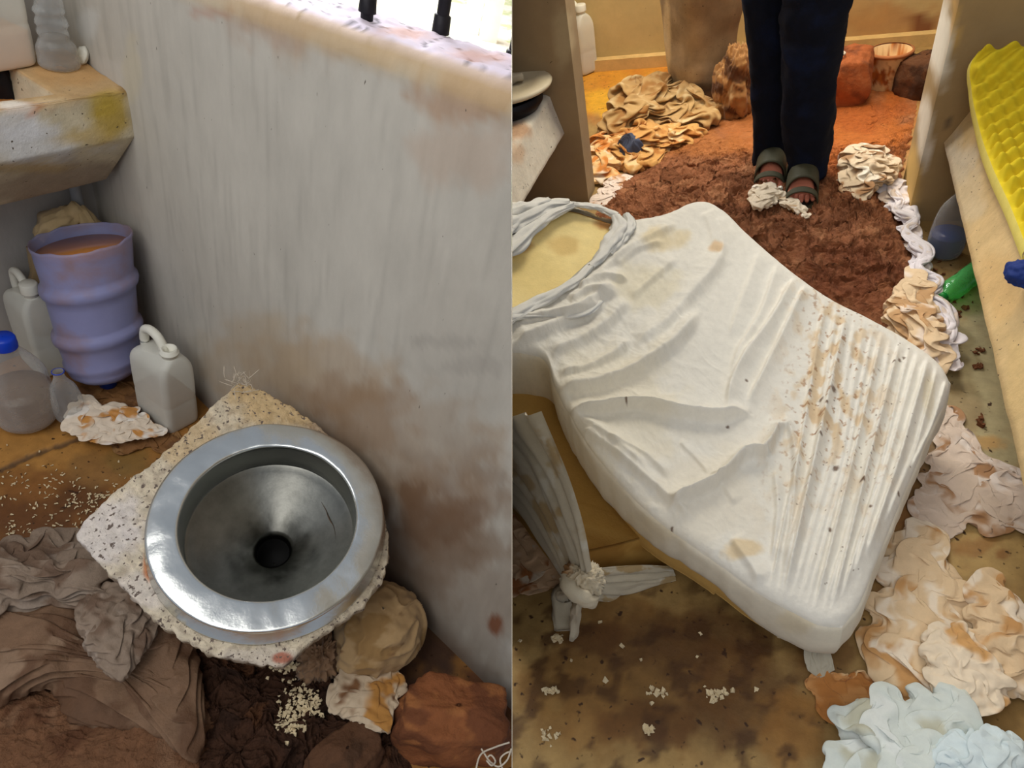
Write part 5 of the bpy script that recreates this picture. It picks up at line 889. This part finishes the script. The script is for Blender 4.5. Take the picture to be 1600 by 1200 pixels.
# tail of the sheet hanging from the near corner
g = G(); th = np.linspace(0, 1, 40); Pt = coons([(1256, 1008), (1256, 1030), (1262, 1050)], [(1290, 1008), (1300, 1030), (1304, 1048)], [(1256, 1008), (1272, 1010), (1290, 1008)], [(1262, 1050), (1280, 1060), (1304, 1048)], 40, 40).reshape(-1, 2)
Pt3 = np.array([uB(x, y, .03 * (1 - (y - 1008) / 52) ** 1.5 + .004) for x, y in Pt.clip([0, 0], [1600, 1059.9])]); Pt3[:, 2] += .006 * folds(Pt[:, 0] / 100, Pt[:, 1] / 100, 6, .2, 3, .3, 1.2); g.add(Pt3, gridf(40, 40), lin((176, 170, 154))); obj('sheet_tail', g, M_cloth, B, um, attr=True)
# ---- cloths on the near floor
PK = [(214, 192, 172), ((190, 154, 118), .1), ((226, 212, 198), .3)]; OR = [(222, 196, 160), ((196, 150, 98), .12), ((234, 220, 200), .25)]
g = G(); simcloth(g, B, [(1478, 640), (1500, 660), (1532, 712), (1570, 738), (1612, 758), (1650, 830), (1560, 826), (1545, 836), (1520, 824), (1480, 836), (1435, 806), (1430, 780), (1455, 720)], [(214, 196, 180), ((168, 128, 92), .15), ((226, 214, 204), .3)], sk=7, stiff=.45, ex=1.51, n=90, seed=5, fl=7, kick=.025); obj('pinkish_cloth', g, M_cloth, B, label='wrinkled greyish-pink cloth spread on the floor at the right side of the mattress', cat='cloth', attr=True, sub=1)
g = G()
simcloth(g, B, [(1390, 850), (1425, 822), (1455, 835), (1475, 880), (1510, 930), (1522, 1000), (1500, 1060), (1430, 1100), (1370, 1060), (1340, 1010), (1370, 930)], OR, sk=9, stiff=.45, ex=1.57, n=100, seed=8, fl=9, dome=.03, kick=.03)
simcloth(g, B, [(1262, 1062), (1330, 1055), (1420, 1060), (1480, 1090), (1440, 1130), (1340, 1150), (1290, 1120)], [(196, 142, 88), ((176, 118, 64), .0), ((212, 178, 134), .3)], sk=7, stiff=.45, ex=1.47, n=70, seed=9, fl=6, kick=.03)
simcloth(g, B, [(1512, 925), (1552, 900), (1580, 940), (1600, 985), (1680, 1040), (1680, 1120), (1600, 1100), (1540, 1060), (1515, 1000)], OR, sk=8, stiff=.45, ex=1.61, n=84, seed=12, dome=.03, fl=7, kick=.03, z0=.012)
simcloth(g, B, [(1440, 1000), (1500, 985), (1560, 1050), (1575, 1095), (1515, 1122), (1465, 1100), (1445, 1060)], [(230, 214, 190), ((206, 160, 104), .2)], sk=7, stiff=.45, ex=1.57, n=70, seed=13, dome=.035, fl=5, kick=.03, z0=.022)
obj('stained_sheet', g, M_cloth, B, label='large cream sheet with orange stains crumpled on the floor at the lower right', cat='sheet', attr=True, sub=1)
BW = [(206, 214, 210), ((186, 186, 168), .25), ((216, 222, 220), .2)]
g = G(); simcloth(g, B, [(1296, 1190), (1312, 1120), (1350, 1098), (1400, 1090), (1455, 1084), (1508, 1108), (1516, 1160), (1500, 1230), (1400, 1260), (1310, 1240)], BW, sk=8, stiff=.45, ex=1.81, n=84, seed=21, dome=.05, fl=5, kick=.04, z0=.03); obj('pale_blue_cloth', g, M_cloth, B, label='crumpled pale blue-white cloth lying over the stained sheet at the bottom right', cat='cloth', attr=True, sub=1)
g = G(); simcloth(g, B, [(1440, 1180), (1480, 1155), (1545, 1145), (1585, 1160), (1620, 1230), (1540, 1280), (1450, 1250)], [(208, 222, 226), ((196, 206, 206), .2)], ex=1.68, n=76, seed=25, dome=.06, fl=4, kick=.04, z0=.03); obj('pale_blue_cloth', g, M_cloth, B, label='smooth pale blue cloth bundle at the bottom edge, rightmost of the cloths there', cat='cloth', attr=True, sub=1)
g = G(); simcloth(g, B, [(740, 800), (800, 782), (840, 800), (870, 860), (882, 905), (850, 925), (800, 932), (740, 920)], [(196, 164, 132), ((150, 96, 56), .0), ((206, 192, 172), .3)], ex=1.54, n=70, seed=27, fl=7); obj('brown_stained_cloth', g, M_cloth, B, label='brown-stained cloth on the floor at the left of the knotted sheet', cat='cloth', attr=True, sub=1, cut=True)
flakes(B, [(1030, 1080, 16, 5), (1120, 1086, 8, 5), (855, 1145, 10, 6), (870, 995, 6, 4), (1012, 1140, 4, 3), (860, 1078, 5, 3), (1000, 1060, 120, 50)], 'foam_crumbs', 'cream foam crumbs scattered on the stained floor in front of the mattress', 'crumbs', M_crumb, .002, .007, 130, .003, 4)
flakes(B, [(1492, 490, 10, 5), (1528, 548, 4, 3), (1528, 573, 4, 2), (1460, 430, 20, 14), (1500, 470, 30, 8), (1535, 660, 10, 5)], 'mud_crumbs', 'small crumbs of brown mud on the grey floor beside the bench', 'crumbs', mat('mud_crumb', (110, 68, 40), .9, vary=.2), .003, .010, 60, .003, 6)
# ---- added thin sheet between the two cells, keeps their light apart
g = G(); Wd = []
for zc_, yt, yb2 in ((.50, -1.0, .45), (7.0, -5.2, .9)):
    for yv in (yt, yb2):
        for xo in (-.00022, .00022): Wd.append(np.array([0, 0, HB]) + MB @ np.array([xo, yv, zc_]))
g.add(np.array(Wd), [(0, 1, 3, 2), (4, 6, 7, 5), (0, 2, 6, 4), (1, 5, 7, 3), (0, 4, 5, 1), (2, 3, 7, 6)]); obj('added_divider', g, mat('divider', (176, 166, 148), .8, vary=.1, bump=.1), B, kind='structure', smooth=False)
